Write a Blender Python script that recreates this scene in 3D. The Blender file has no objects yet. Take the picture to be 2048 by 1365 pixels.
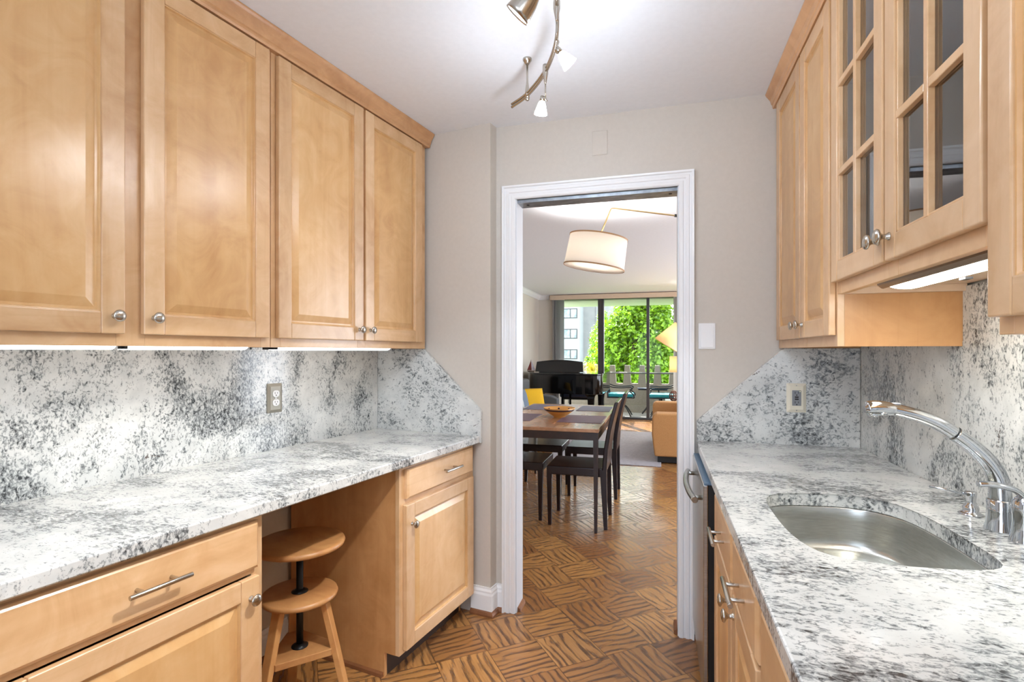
import bpy, bmesh, math, random
from mathutils import Vector, Matrix
random.seed(7)
S = bpy.context.scene
C = S.collection
PI = math.pi
R = math.radians
PHI = R(9.21)                      # the left run of cabinets is turned this much against the right run

# ------------------------------------------------------------------ camera, world, sun, exposure
cam = bpy.data.cameras.new('camera'); co = bpy.data.objects.new('camera', cam); C.objects.link(co)
cam.sensor_width = 36.0; cam.lens = 36.0*1035/2048; cam.shift_y = 21.5/2048
cam.clip_start = 0.02; cam.clip_end = 400
co.location = (0, 0, 1.342); co.rotation_euler = (R(90), 0, R(15.806))
S.camera = co
S.view_settings.view_transform = 'Standard'; S.view_settings.look = 'None'
S.view_settings.exposure = 0.37; S.view_settings.gamma = 1.0
S.view_settings.use_curve_mapping = False
W = bpy.data.worlds.new('sky'); S.world = W; W.use_nodes = True
wn = W.node_tree.nodes; wl = W.node_tree.links
bg = wn['Background']
sky = wn.new('ShaderNodeTexSky'); sky.sky_type = 'HOSEK_WILKIE'; sky.turbidity = 4.0
sky.sun_direction = (-0.42, 0.73, 0.54)
mixw = wn.new('ShaderNodeMix'); mixw.data_type = 'RGBA'; mixw.inputs[0].default_value = 0.75
wl.new(sky.outputs[0], mixw.inputs[6]); mixw.inputs[7].default_value = (1.0, 1.05, 1.12, 1)
wl.new(mixw.outputs[2], bg.inputs[0]); bg.inputs[1].default_value = 6.5

def lamp(name, kind, loc, power, color=(1, 1, 1), **kw):
    d = bpy.data.lights.new(name, kind); d.energy = power; d.color = color
    for k, v in kw.items():
        if k not in ('rot', 'aim'): setattr(d, k, v)
    o = bpy.data.objects.new(name, d); C.objects.link(o); o.location = loc
    if 'rot' in kw: o.rotation_euler = kw['rot']
    if 'aim' in kw:
        o.rotation_euler = (Vector(kw['aim'])-Vector(loc)).to_track_quat('-Z', 'Y').to_euler()
    return o
# unseen fill lights added behind the viewer and at the living room's right wall
lamp('fill_behind', 'AREA', (-.55, -2.1, 1.45), 31, (.82, .97, 1.19), shape='RECTANGLE', size=1.9, size_y=1.9, aim=(-.45, 2, 1.45))
lamp('fill_side', 'AREA', (3.2, 6.2, 1.45), 190, (.88, .97, 1.10), shape='RECTANGLE', size=5.0, size_y=1.9, aim=(0, 6.2, 1.45))
lamp('sun', 'SUN', (-10, 25, 20), 20.0, (1.0, 0.95, 0.86), angle=R(0.6), aim=(-10+0.42*30, 25-0.73*30, 20-0.545*30))

# ------------------------------------------------------------------ frames and mesh builder
def toW(frame, p):
    if frame == 'L':
        m, l, z = p
        return Vector((m*math.cos(PHI)+l*math.sin(PHI), -m*math.sin(PHI)+l*math.cos(PHI), z))
    return Vector(p)

class MB:
    """collects shapes (in group coordinates) into ONE mesh"""
    def __init__(s): s.v = []; s.f = []; s.mi = []; s.sm = []
    def add(s, vs, fs, mi=0, smooth=False):
        b = len(s.v); s.v += [tuple(p) for p in vs]
        for f in fs: s.f.append([b+i for i in f]); s.mi.append(mi); s.sm.append(smooth)
        return s
    def box(s, x0, x1, y0, y1, z0, z1, mi=0):
        if x0 > x1: x0, x1 = x1, x0
        if y0 > y1: y0, y1 = y1, y0
        vs = [(x, y, z) for z in (z0, z1) for y in (y0, y1) for x in (x0, x1)]
        return s.add(vs, [(0, 2, 3, 1), (4, 5, 7, 6), (0, 1, 5, 4), (2, 6, 7, 3), (0, 4, 6, 2), (1, 3, 7, 5)], mi)
    def loft(s, loops, mi=0, smooth=False, cap0=True, cap1=True, closed=True):
        n = len(loops[0]); vs = [p for L in loops for p in L]; fs = []
        for k in range(len(loops)-1):
            for i in range(n if closed else n-1):
                j = (i+1) % n
                fs.append((k*n+i, k*n+j, (k+1)*n+j, (k+1)*n+i))
        s.add(vs, fs, mi, smooth)
        b = len(s.v)-len(vs)
        if cap0: s.f.append([b+i for i in reversed(range(n))]); s.mi.append(mi); s.sm.append(False)
        if cap1: s.f.append([b+(len(loops)-1)*n+i for i in range(n)]); s.mi.append(mi); s.sm.append(False)
        return s
    def prism(s, poly, z0, z1, mi=0):
        return s.loft([[(x, y, z0) for x, y in poly], [(x, y, z1) for x, y in poly]], mi)
    def lathe(s, prof, c=(0, 0, 0), axis=(0, 0, 1), n=24, mi=0, smooth=True):
        """prof: (radius, distance along the axis)"""
        q = Vector((0, 0, 1)).rotation_difference(Vector(axis).normalized()); c = Vector(c)
        L = [[c+q @ Vector((max(r, 1e-5)*math.cos(2*PI*i/n), max(r, 1e-5)*math.sin(2*PI*i/n), h)) for i in range(n)] for r, h in prof]
        return s.loft(L, mi, smooth)
    def cyl(s, a, b, r, r2=None, n=16, mi=0):
        a = Vector(a); b = Vector(b); d = b-a
        return s.lathe([(r, 0), (r if r2 is None else r2, d.length)], a, d, n, mi)
    def tube(s, pts, r, n=12, mi=0, flat=1.0):
        """swept tube; r a number or one per point; flat squeezes it along its second axis"""
        pts = [Vector(p) for p in pts]; rs = r if isinstance(r, (list, tuple)) else [r]*len(pts)
        L = []; up = None
        for k, p in enumerate(pts):
            t = (pts[min(k+1, len(pts)-1)]-pts[max(k-1, 0)]).normalized()
            if up is None:
                up = Vector((0, 0, 1)) if abs(t.z) < .9 else Vector((0, 1, 0))
            a = t.cross(up).normalized(); up = a.cross(t).normalized()
            L.append([p+a*rs[k]*math.cos(2*PI*i/n)+up*rs[k]*flat*math.sin(2*PI*i/n) for i in range(n)])
        return s.loft(L, mi, True)
    def sphere(s, c, r, n=16, m=10, mi=0, sc=(1, 1, 1)):
        L = []
        for k in range(m+1):
            t = PI*k/m; rr = max(math.sin(t)*r, 1e-5)
            L.append([(c[0]+sc[0]*rr*math.cos(2*PI*i/n), c[1]+sc[1]*rr*math.sin(2*PI*i/n), c[2]-sc[2]*r*math.cos(t)) for i in range(n)])
        return s.loft(L, mi, True)
    def bar(s, a, b, w, t, w2=None, t2=None, side=(0, 0, 1), mi=0):
        """tapered rectangular bar from a to b; w across, t along side"""
        a = Vector(a); b = Vector(b); d = (b-a).normalized(); sd = Vector(side)
        u = d.cross(sd).normalized(); v = u.cross(d).normalized()
        w2 = w if w2 is None else w2; t2 = t if t2 is None else t2
        def lp(p, W_, T_): return [p+u*W_/2*i+v*T_/2*j for i, j in ((-1, -1), (1, -1), (1, 1), (-1, 1))]
        return s.loft([lp(a, w, t), lp(b, w2, t2)], mi)

def build(name, mb, mats, root=None, parent=None, frame='R', origin=None, bevel=0.0, seg=2, sub=0, weld=False):
    """link the collected shapes as one mesh object. root: its thing (an Empty); parent: part it sits on"""
    xs = list(zip(*mb.v))
    cen = Vector([(min(a)+max(a))/2 for a in xs])
    if root is None and parent is None:
        cen.z = min(xs[2]) if origin is None else cen.z
        if origin: cen = Vector(origin)
    me = bpy.data.meshes.new(name)
    me.from_pydata([tuple(Vector(p)-cen) for p in mb.v], [], mb.f)
    for p, mi, sm in zip(me.polygons, mb.mi, mb.sm): p.material_index = mi; p.use_smooth = sm
    for m in (mats if isinstance(mats, (list, tuple)) else [mats]): me.materials.append(m)
    bm = bmesh.new(); bm.from_mesh(me)
    if weld: bmesh.ops.remove_doubles(bm, verts=bm.verts, dist=1e-5)
    bmesh.ops.recalc_face_normals(bm, faces=bm.faces); bm.to_mesh(me); bm.free()
    o = bpy.data.objects.new(name, me); C.objects.link(o)
    if parent is not None:
        o.parent = parent; o.location = cen-Vector(parent['gc'])
    elif root is not None:
        o.parent = root; o.location = cen-Vector(root['gc'])
    else:
        o.location = toW(frame, cen)
        if frame == 'L': o.rotation_euler = (0, 0, -PHI)
    o['gc'] = tuple(cen)
    if bevel:
        b = o.modifiers.new('bevel', 'BEVEL'); b.width = bevel; b.segments = seg; b.limit_method = 'ANGLE'; b.angle_limit = R(35)
        b.harden_normals = False
    if sub:
        m = o.modifiers.new('sub', 'SUBSURF'); m.levels = sub; m.render_levels = sub
    return o

def tag(o, label=None, cat=None, group=None, kind=None):
    if label: o['label'] = label
    if cat: o['category'] = cat
    if group: o['group'] = group
    if kind: o['kind'] = kind
    return o
def thing(name, origin, label, cat, frame='R', group=None, rotz=0):
    o = bpy.data.objects.new(name, None); C.objects.link(o); o.empty_display_size = .05
    o.location = toW(frame, origin); o.rotation_euler = (0, 0, (-PHI if frame == 'L' else 0)+rotz)
    o['gc'] = tuple(origin)
    return tag(o, label, cat, group)
def struct(name, mb, mats, frame='R', **kw): return tag(build(name, mb, mats, frame=frame, **kw), kind='structure')
def copy_thing(src, loc=None, label=None, dz=0, rotz=None):
    r = src.copy(); C.objects.link(r)
    if loc is not None: r.location = loc
    if rotz is not None: r.rotation_euler = (0, 0, rotz)
    if label: r['label'] = label
    for ch in list(src.children):
        c = ch.copy(); C.objects.link(c); c.parent = r
        for g in list(ch.children):
            d = g.copy(); C.objects.link(d); d.parent = c
    return r

# ------------------------------------------------------------------ materials
def srgb(r, g, b):
    f = lambda c: c/255/12.92 if c/255 <= .04045 else ((c/255+.055)/1.055)**2.4
    return (f(r), f(g), f(b), 1)
def mat(name, col, rough=.5, metal=0, **kw):
    m = bpy.data.materials.new(name); m.use_nodes = True
    b = m.node_tree.nodes['Principled BSDF']
    b.inputs['Base Color'].default_value = col; b.inputs['Roughness'].default_value = rough; b.inputs['Metallic'].default_value = metal
    for k, v in kw.items(): b.inputs[k].default_value = v
    return m
class NT:
    def __init__(s, m): s.n = m.node_tree.nodes; s.l = m.node_tree.links; s.b = s.n['Principled BSDF']
    def new(s, t, **kw):
        x = s.n.new('ShaderNode'+t)
        for k, v in kw.items(): setattr(x, k, v)
        return x
    def link(s, a, b): s.l.new(a, b)
    def math(s, op, a, b=None):
        x = s.new('Math', operation=op)
        for i, v in enumerate((a, b)):
            if v is None: continue
            if isinstance(v, (int, float)): x.inputs[i].default_value = v
            else: s.link(v, x.inputs[i])
        return x.outputs[0]
    def ramp(s, fac, stops):
        x = s.new('ValToRGB'); e = x.color_ramp.elements
        while len(e) < len(stops): e.new(.5)
        for k, (p, c) in enumerate(stops): e[k].position = p; e[k].color = c
        s.link(fac, x.inputs[0]); return x.outputs[0]
    def mix(s, fac, a, b, mode='MIX'):
        x = s.new('Mix', data_type='RGBA', blend_type=mode)
        for i, v in ((0, fac), (6, a), (7, b)):
            if isinstance(v, (int, float, tuple)): x.inputs[i].default_value = v
            else: s.link(v, x.inputs[i])
        return x.outputs[2]
    def noise(s, vec, scale, detail=3, rough=.5, dist=0):
        x = s.new('TexNoise'); x.inputs['Scale'].default_value = scale; x.inputs['Detail'].default_value = detail
        x.inputs['Roughness'].default_value = rough; x.inputs['Distortion'].default_value = dist
        s.link(vec, x.inputs['Vector']); return x.outputs[0]
    def mapping(s, vec, scale=(1, 1, 1), rot=(0, 0, 0), loc=(0, 0, 0)):
        x = s.new('Mapping'); x.inputs['Scale'].default_value = scale; x.inputs['Rotation'].default_value = rot; x.inputs['Location'].default_value = loc
        s.link(vec, x.inputs['Vector']); return x.outputs[0]
    def objco(s, rand=True):
        t = s.new('TexCoord'); v = t.outputs['Object']
        if rand:
            oi = s.new('ObjectInfo'); k = s.math('MULTIPLY', oi.outputs['Random'], 37.0)
            a = s.new('VectorMath', operation='ADD'); s.link(v, a.inputs[0])
            cb = s.new('CombineXYZ'); s.link(k, cb.inputs[0]); s.link(k, cb.inputs[1]); s.link(k, cb.inputs[2]); s.link(cb.outputs[0], a.inputs[1]); v = a.outputs[0]
        return v
    def bump(s, h, strength=.1, dist=.002):
        x = s.new('Bump'); x.inputs['Strength'].default_value = strength; x.inputs['Distance'].default_value = dist
        s.link(h, x.inputs['Height']); s.link(x.outputs[0], s.b.inputs['Normal'])

def wood(name, axis, light, mid, dark, rough=.32, coat=.35, fleck=1.0):
    """maple: soft cloudy figure plus thin streaks running along one object axis"""
    m = mat(name, mid, rough); t = NT(m); v = t.objco()
    sc = [9, 9, 9]; sc[axis] = 1.1
    st = [70, 70, 70]; st[axis] = 2.5
    cloud = t.noise(t.mapping(v, tuple(sc)), .55, 4, .55, 1.2)
    fig = t.noise(t.mapping(v, (5, 5, 5), rot=(.5, .35, .2)), 1.3, 5, .6, 2.0)
    streak = t.noise(t.mapping(v, tuple(st)), 1.0, 3, .6, .3)
    c = t.ramp(t.math('ADD', t.math('MULTIPLY', cloud, .6), t.math('MULTIPLY', fig, .4)), [(.33, dark), (.5, mid), (.68, light)])
    c = t.mix(t.math('MULTIPLY', t.ramp(streak, [(.56, (0, 0, 0, 1)), (.72, (1, 1, 1, 1))]), .22*fleck), c, dark)
    oi = t.new('ObjectInfo'); hs = t.new('HueSaturation')
    t.link(t.math('ADD', t.math('MULTIPLY', oi.outputs['Random'], .14), .93), hs.inputs['Value']); t.link(c, hs.inputs['Color'])
    t.link(hs.outputs[0], t.b.inputs['Base Color'])
    t.b.inputs['Coat Weight'].default_value = coat; t.b.inputs['Coat Roughness'].default_value = .26
    t.bump(streak, .04, .0008)
    return m
ML, MM, MD = srgb(227, 191, 150), srgb(214, 173, 127), srgb(195, 149, 102)
WV = wood('maple_vertical', 2, ML, MM, MD)
WH = wood('maple_horizontal', 1, ML, MM, MD)
WP = wood('maple_panel', 2, srgb(226, 186, 134), srgb(214, 168, 112), srgb(196, 146, 92), fleck=.6)
WS = wood('maple_side_veneer', 2, srgb(210, 160, 106), srgb(197, 145, 92), srgb(180, 128, 76), .42, .15)
WC = wood('maple_crown', 1, srgb(222, 174, 126), srgb(208, 158, 110), srgb(186, 134, 88))
WX = wood('maple_crosswise', 0, ML, MM, MD)
BEECH = wood('beech', 2, srgb(226, 176, 116), srgb(212, 158, 98), srgb(192, 134, 78), .35, .2)
BEECH_TOP = wood('beech_disc', 0, srgb(214, 162, 106), srgb(198, 144, 90), srgb(172, 116, 68), .35, .2)

def granite():
    m = mat('granite', (.8, .8, .8, 1), .13); t = NT(m)
    tc = t.new('TexCoord'); at_ = t.new('Attribute', attribute_type='OBJECT', attribute_name='slab_offset')
    ad = t.new('VectorMath', operation='ADD'); t.link(tc.outputs['Object'], ad.inputs[0]); t.link(at_.outputs['Vector'], ad.inputs[1]); v = ad.outputs[0]
    band = t.noise(t.mapping(v, (1.0, 2.1, 1.0), rot=(.25, .3, .5)), 1.7, 4, .55, .9)
    mid = t.noise(v, 7.5, 4, .62, .7)
    zone = t.ramp(t.math('ADD', t.math('MULTIPLY', band, .68), t.math('MULTIPLY', mid, .32)), [(.42, (0, 0, 0, 1)), (.60, (1, 1, 1, 1))])
    wv = t.mapping(v, (1.0, 1.9, 1.25), rot=(.5, .35, .6))
    vein = t.noise(wv, 50, 6, .68, 1.1)
    curl = t.noise(wv, 24, 4, .6, 2.2)
    fine = t.noise(v, 130, 3, .6, .6)
    base = t.mix(t.ramp(t.noise(v, 11, 4, .55, .5), [(.35, (0, 0, 0, 1)), (.65, (1, 1, 1, 1))]), srgb(224, 224, 219), srgb(206, 207, 203))
    c = t.mix(t.math('MULTIPLY', zone, .34), base, srgb(160, 164, 165))
    mixn = t.math('ADD', t.math('MULTIPLY', vein, .55), t.math('ADD', t.math('MULTIPLY', curl, .30), t.math('MULTIPLY', fine, .15)))
    thr = t.math('ADD', mixn, t.math('MULTIPLY', zone, .115))
    grey = t.ramp(thr, [(.55, (0, 0, 0, 1)), (.615, (1, 1, 1, 1))])
    c = t.mix(t.math('MULTIPLY', grey, .78), c, srgb(110, 114, 115))
    dk = t.ramp(thr, [(.63, (0, 0, 0, 1)), (.68, (1, 1, 1, 1))])
    c = t.mix(t.math('MULTIPLY', dk, .9), c, srgb(44, 46, 48))
    brn = t.ramp(t.math('ADD', t.math('MULTIPLY', t.noise(v, 15, 4, .65, .9), .8), t.math('MULTIPLY', fine, .2)), [(.655, (0, 0, 0, 1)), (.69, (1, 1, 1, 1))])
    c = t.mix(t.math('MULTIPLY', brn, .85), c, srgb(82, 66, 58))
    t.link(c, t.b.inputs['Base Color'])
    return m
GR = granite()

def parquet():
    m = mat('oak_parquet', (.4, .2, .1, 1), .2); t = NT(m)
    tc = t.new('TexCoord'); s = 0.2365
    v = t.mapping(tc.outputs['Object'], (1, 1, 1))
    sub = t.new('VectorMath', operation='SUBTRACT'); t.link(v, sub.inputs[0]); sub.inputs[1].default_value = (-.367, 2.497, 0)
    rt = t.new('VectorRotate', rotation_type='Z_AXIS'); t.link(sub.outputs[0], rt.inputs['Vector']); rt.inputs['Angle'].default_value = -R(38.3)
    sc = t.new('VectorMath', operation='SCALE'); t.link(rt.outputs[0], sc.inputs[0]); sc.inputs['Scale'].default_value = 1/s
    sp = t.new('SeparateXYZ'); t.link(sc.outputs[0], sp.inputs[0])
    cx, cy = t.math('FLOOR', sp.outputs[0]), t.math('FLOOR', sp.outputs[1])
    fx, fy = t.math('FRACT', sp.outputs[0]), t.math('FRACT', sp.outputs[1])
    par = t.math('FLOORED_MODULO', t.math('ADD', cx, cy), 2.0)
    inv = t.math('SUBTRACT', 1.0, par)
    al = t.math('ADD', t.math('MULTIPLY', fx, par), t.math('MULTIPLY', fy, inv))     # along the grain
    ac = t.math('ADD', t.math('MULTIPLY', fy, par), t.math('MULTIPLY', fx, inv))     # across the grain
    cid = t.new('CombineXYZ'); t.link(cx, cid.inputs[0]); t.link(cy, cid.inputs[1])
    wnz = t.new('TexWhiteNoise', noise_dimensions='3D'); t.link(cid.outputs[0], wnz.inputs['Vector'])
    off = t.math('MULTIPLY', wnz.outputs['Value'], 60.0)
    # long wavy oak grain
    def gv(a, c):
        q = t.new('CombineXYZ'); t.link(t.math('ADD', t.math('MULTIPLY', al, a), off), q.inputs[0])
        t.link(t.math('ADD', t.math('MULTIPLY', ac, c), off), q.inputs[1]); t.link(off, q.inputs[2]); return q.outputs[0]
    warp = t.noise(gv(.8, 1.3), 1.2, 2, .5, .2)
    ring = t.math('ADD', t.math('MULTIPLY', ac, 6.0), t.math('MULTIPLY', warp, 3.4))
    rw = t.math('MULTIPLY', t.math('ABSOLUTE', t.math('SUBTRACT', t.math('FRACT', ring), .5)), 2.0)
    streak = t.noise(gv(1.1, 17), 1.0, 4, .62, .15)
    pore = t.noise(gv(5, 75), 1.0, 3, .6, .2)
    lines = t.math('MULTIPLY', t.ramp(t.math('ADD', t.math('MULTIPLY', rw, .42), t.math('MULTIPLY', streak, .85)), [(.64, (0, 0, 0, 1)), (.80, (1, 1, 1, 1))]),
                   t.ramp(pore, [(.30, (.35, .35, .35, 1)), (.55, (1, 1, 1, 1))]))
    base = t.mix(wnz.outputs['Value'], srgb(184, 134, 78), srgb(142, 94, 54))
    base = t.mix(t.math('MULTIPLY', t.ramp(streak, [(.40, (0, 0, 0, 1)), (.70, (1, 1, 1, 1))]), .45), base, srgb(130, 86, 52))
    c = t.mix(t.math('MULTIPLY', lines, .86), base, srgb(66, 42, 28))
    ed = t.math('MAXIMUM', t.math('ABSOLUTE', t.math('SUBTRACT', fx, .5)), t.math('ABSOLUTE', t.math('SUBTRACT', fy, .5)))
    seam = t.ramp(ed, [(.491, (0, 0, 0, 1)), (.497, (1, 1, 1, 1))])
    c = t.mix(t.math('MULTIPLY', seam, .75), c, srgb(48, 28, 18))
    t.link(c, t.b.inputs['Base Color'])
    t.link(t.math('ADD', t.math('MULTIPLY', lines, .16), t.math('ADD', t.math('MULTIPLY', wnz.outputs['Value'], .06), .17)), t.b.inputs['Roughness'])
    h = t.math('SUBTRACT', t.math('MULTIPLY', lines, -.5), seam)
    t.bump(h, .16, .0015)
    return m
FLOOR = parquet()

def noisy(name, a, b, scale, rough=.6, bump=.1, stretch=(1, 1, 1), metal=0, lo=.35, hi=.65, dist=.001, **kw):
    m = mat(name, a, rough, metal, **kw); t = NT(m); v = t.mapping(t.objco(False), stretch)
    n = t.noise(v, scale, 4, .6)
    t.link(t.ramp(n, [(lo, a), (hi, b)]), t.b.inputs['Base Color'])
    if bump: t.bump(n, bump, dist)
    return m
PAINT = noisy('beige_wall_paint', srgb(206, 198, 187), srgb(203, 195, 184), 60, .75, .03)
CEIL = noisy('white_ceiling_paint', srgb(236, 237, 241), srgb(233, 234, 238), 40, .85, .03)
WHITE = mat('white_gloss_trim', srgb(238, 238, 238), .28)
JAMB = mat('grey_white_jamb', srgb(214, 216, 219), .4)
ALU = noisy('scuffed_aluminium', srgb(176, 182, 188), srgb(132, 138, 146), 14, .38, .05, (1, 3, 1), metal=.8)
SHOE = wood('brown_shoe_molding', 0, srgb(160, 108, 70), srgb(134, 86, 54), srgb(104, 64, 40), .4, .1)
STEEL = noisy('brushed_stainless', srgb(190, 190, 186), srgb(168, 168, 164), 22, .27, .05, (1, 1, 14), metal=1)
SINK = noisy('sink_stainless', srgb(200, 200, 194), srgb(184, 184, 178), 30, .27, .02, (1, 1, 10), metal=.85)
NICKEL = mat('brushed_nickel', srgb(190, 184, 174), .26, 1)
CHROME = mat("chrome", srgb(196, 199, 203), .07, 1)
DARKBRONZE = mat('bronze_window_metal', srgb(62, 60, 62), .4, .3)
BLACKM = mat('black_metal', srgb(22, 23, 25), .4, .4)
BLACKP = mat('black_plastic', srgb(18, 18, 19), .5)
LACQ = mat('black_piano_lacquer', srgb(12, 11, 11), .06)
LEATHER = noisy('dark_brown_leather', srgb(38, 19, 20), srgb(28, 14, 15), 90, .27, .1)
DARKWOOD = wood('dark_stained_wood', 2, srgb(62, 36, 28), srgb(46, 27, 22), srgb(32, 19, 16), .3, .2)
TABLEW = wood('table_top_wood', 1, srgb(206, 160, 124), srgb(186, 138, 102), srgb(150, 104, 72), .22, .4)
MATC = noisy('woven_placemat', srgb(128, 124, 142), srgb(98, 94, 114), 160, .45, .3, (1, 6, 1))
MATR = noisy('woven_placemat_reddish', srgb(120, 92, 104), srgb(92, 72, 92), 120, .45, .3, (1, 6, 1))
GREYF = noisy('grey_fabric', srgb(92, 94, 96), srgb(76, 78, 80), 200, .9, .3)
BLUEGREY = noisy('blue_grey_fabric', srgb(120, 132, 146), srgb(104, 116, 132), 200, .9, .3)
YELLOW = noisy('yellow_fabric', srgb(232, 182, 28), srgb(214, 162, 18), 200, .85, .3)
TAN = noisy('tan_fabric', srgb(196, 146, 92), srgb(180, 130, 78), 180, .85, .3)
RUG = noisy('grey_rug_pile', srgb(186, 183, 188), srgb(150, 147, 152), 26, .95, .6, (1, 4, 1), dist=.004)
CONC = noisy('balcony_concrete', srgb(156, 148, 136), srgb(142, 134, 122), 50, .85, .2)
CONCF = noisy('balcony_floor_concrete', srgb(170, 166, 160), srgb(150, 146, 142), 30, .85, .2)
TEAL = noisy('teal_cushion_fabric', srgb(26, 138, 150), srgb(18, 118, 132), 120, .8, .2)
NAVY = noisy('navy_cushion', srgb(38, 52, 82), srgb(28, 40, 66), 120, .6, .2)
REDW = mat('dark_red_sail', srgb(112, 40, 34), .45)
LILAC = mat('pale_lilac_sail', srgb(196, 190, 206), .5)
BOWLO = mat('orange_glazed_ceramic', srgb(226, 160, 78), .2)
BOWLD = mat('dark_brown_glaze', srgb(74, 52, 54), .2)
IVORY = mat('ivory_plastic', srgb(226, 218, 198), .4)
GREYP = mat('grey_plastic', srgb(132, 134, 138), .45)
WPLAS = mat('white_plastic', srgb(240, 240, 240), .35)
TAUPE = mat('pewter_outlet_plate', srgb(160, 155, 142), .4, .35)
SLOT = mat('dark_slot', srgb(24, 22, 20), .6)
BRASS = mat('brass', srgb(206, 182, 138), .3, 1)
TRIMTAN = mat('tan_shade_trim', srgb(168, 130, 92), .7)
VAL = noisy('tan_valance', srgb(206, 184, 160), srgb(200, 178, 154), 60, .7, .02)
BLIND = mat('grey_vertical_blind', srgb(178, 176, 176), .7)
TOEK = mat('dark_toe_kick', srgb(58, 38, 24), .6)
CABIN = mat('cabinet_inside', srgb(222, 194, 164), .6)
POT = noisy('clay_pot', srgb(150, 98, 62), srgb(128, 80, 48), 30, .8, .1)
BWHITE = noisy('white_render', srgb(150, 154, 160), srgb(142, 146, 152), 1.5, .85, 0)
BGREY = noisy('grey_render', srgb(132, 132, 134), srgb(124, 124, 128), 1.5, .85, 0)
DKGLASS = noisy('dark_window_glass', srgb(70, 92, 108), srgb(150, 168, 176), 1.1, .08, 0, (1, 1, .6))
BARK = noisy('bark', srgb(92, 76, 62), srgb(66, 54, 44), 12, .9, .4)
LAWN = noisy('lawn', srgb(96, 130, 60), srgb(70, 104, 44), 6, .9, .2)
BROWNORN = noisy('brown_lattice_ornament', srgb(120, 66, 42), srgb(84, 44, 30), 60, .5, .2)

def glass(name, tint, refl=1.0):
    m = bpy.data.materials.new(name); m.use_nodes = True; n = m.node_tree.nodes; l = m.node_tree.links
    n.remove(n['Principled BSDF']); out = n['Material Output']
    tr = n.new('ShaderNodeBsdfTransparent'); tr.inputs[0].default_value = tint
    gl = n.new('ShaderNodeBsdfGlossy'); gl.inputs[1].default_value = .02
    fr = n.new('ShaderNodeFresnel'); fr.inputs[0].default_value = 1.5
    mu = n.new('ShaderNodeMath'); mu.operation = 'MULTIPLY'; mu.inputs[1].default_value = refl; l.new(fr.outputs[0], mu.inputs[0])
    mx = n.new('ShaderNodeMixShader'); l.new(mu.outputs[0], mx.inputs[0]); l.new(tr.outputs[0], mx.inputs[1]); l.new(gl.outputs[0], mx.inputs[2])
    l.new(mx.outputs[0], out.inputs[0]); return m
PANE = glass('window_glass', (.97, .98, .97, 1), .22)
CABGLASS = glass('cabinet_glass', (.97, .955, .95, 1), 2.0)
GLASSW = glass('drinking_glass', (.93, .95, .95, 1), 2.0)

def emit(name, col, strength, base=(1, 1, 1, 1)):
    m = mat(name, base, .5); b = m.node_tree.nodes['Principled BSDF']
    b.inputs['Emission Color'].default_value = col; b.inputs['Emission Strength'].default_value = strength
    return m
TUBE_L = emit('undercabinet_lens', (1, .985, .95, 1), 5.4)
LENS = emit('fluorescent_lens', (1, .99, .93, 1), 21.0)
FROST = emit('lit_frosted_glass', (1, .98, .95, 1), 28.0)
BULB = emit('lit_bulb_face', (1, .98, .94, 1), 18.0)

def shade_mat(name, col, tr=.55, em=None):
    """lamp-shade cloth that lets the bulb's light through"""
    m = bpy.data.materials.new(name); m.use_nodes = True; n = m.node_tree.nodes; l = m.node_tree.links
    b = n['Principled BSDF']; b.inputs['Base Color'].default_value = col; b.inputs['Roughness'].default_value = .9
    t = n.new('ShaderNodeBsdfTranslucent'); t.inputs[0].default_value = col
    mx = n.new('ShaderNodeMixShader'); mx.inputs[0].default_value = tr
    l.new(b.outputs[0], mx.inputs[1]); l.new(t.outputs[0], mx.inputs[2]); l.new(mx.outputs[0], n['Material Output'].inputs[0])
    return m
SHADE = shade_mat('cream_shade_cloth', srgb(244, 236, 226), .4)
SHADET = shade_mat('tan_shade_cloth', srgb(246, 224, 184))

def leafmat(name, a, b):
    m = bpy.data.materials.new(name); m.use_nodes = True; t = NT(m); n = t.n; l = t.l
    v = t.objco(False); c = t.ramp(t.noise(v, 3.5, 3, .6), [(.3, a), (.7, b)])
    t.link(c, t.b.inputs['Base Color']); t.b.inputs['Roughness'].default_value = .5
    tl = t.new('BsdfTranslucent'); t.link(t.mix(.5, c, b), tl.inputs[0])
    mx = t.new('MixShader'); mx.inputs[0].default_value = .45
    t.link(t.b.outputs[0], mx.inputs[1]); t.link(tl.outputs[0], mx.inputs[2]); t.link(mx.outputs[0], n['Material Output'].inputs[0])
    return m
LEAF = leafmat('maple_tree_leaves', srgb(30, 70, 8), srgb(134, 174, 20))
LEAF2 = leafmat('pale_tree_leaves', srgb(68, 116, 26), srgb(138, 178, 50))
FERN = leafmat('yellow_green_fronds', srgb(150, 160, 40), srgb(214, 200, 66))

# ------------------------------------------------------------------ shell of the rooms
ZC = 2.507                         # ceiling
YW = 2.565                         # kitchen face of the doorway wall
YB = 2.68                          # its dining-room face
YG = 10.55                         # balcony window
XL, XR = -2.41, 3.3                # living room side walls
def Lp(m, l): w = toW('L', (m, l, 0)); return (w.x, w.y)

struct('floor', MB().box(-3.2, XR, -2.2, YG, -.08, 0), FLOOR, origin=(0, 0, 0))
struct('ceiling', MB().box(-3.2, XR+.1, -2.2, YG+.06, ZC, ZC+.08), CEIL)
A = Lp(-1.213, 2.34); B = Lp(-1.955, 2.34)
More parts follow.
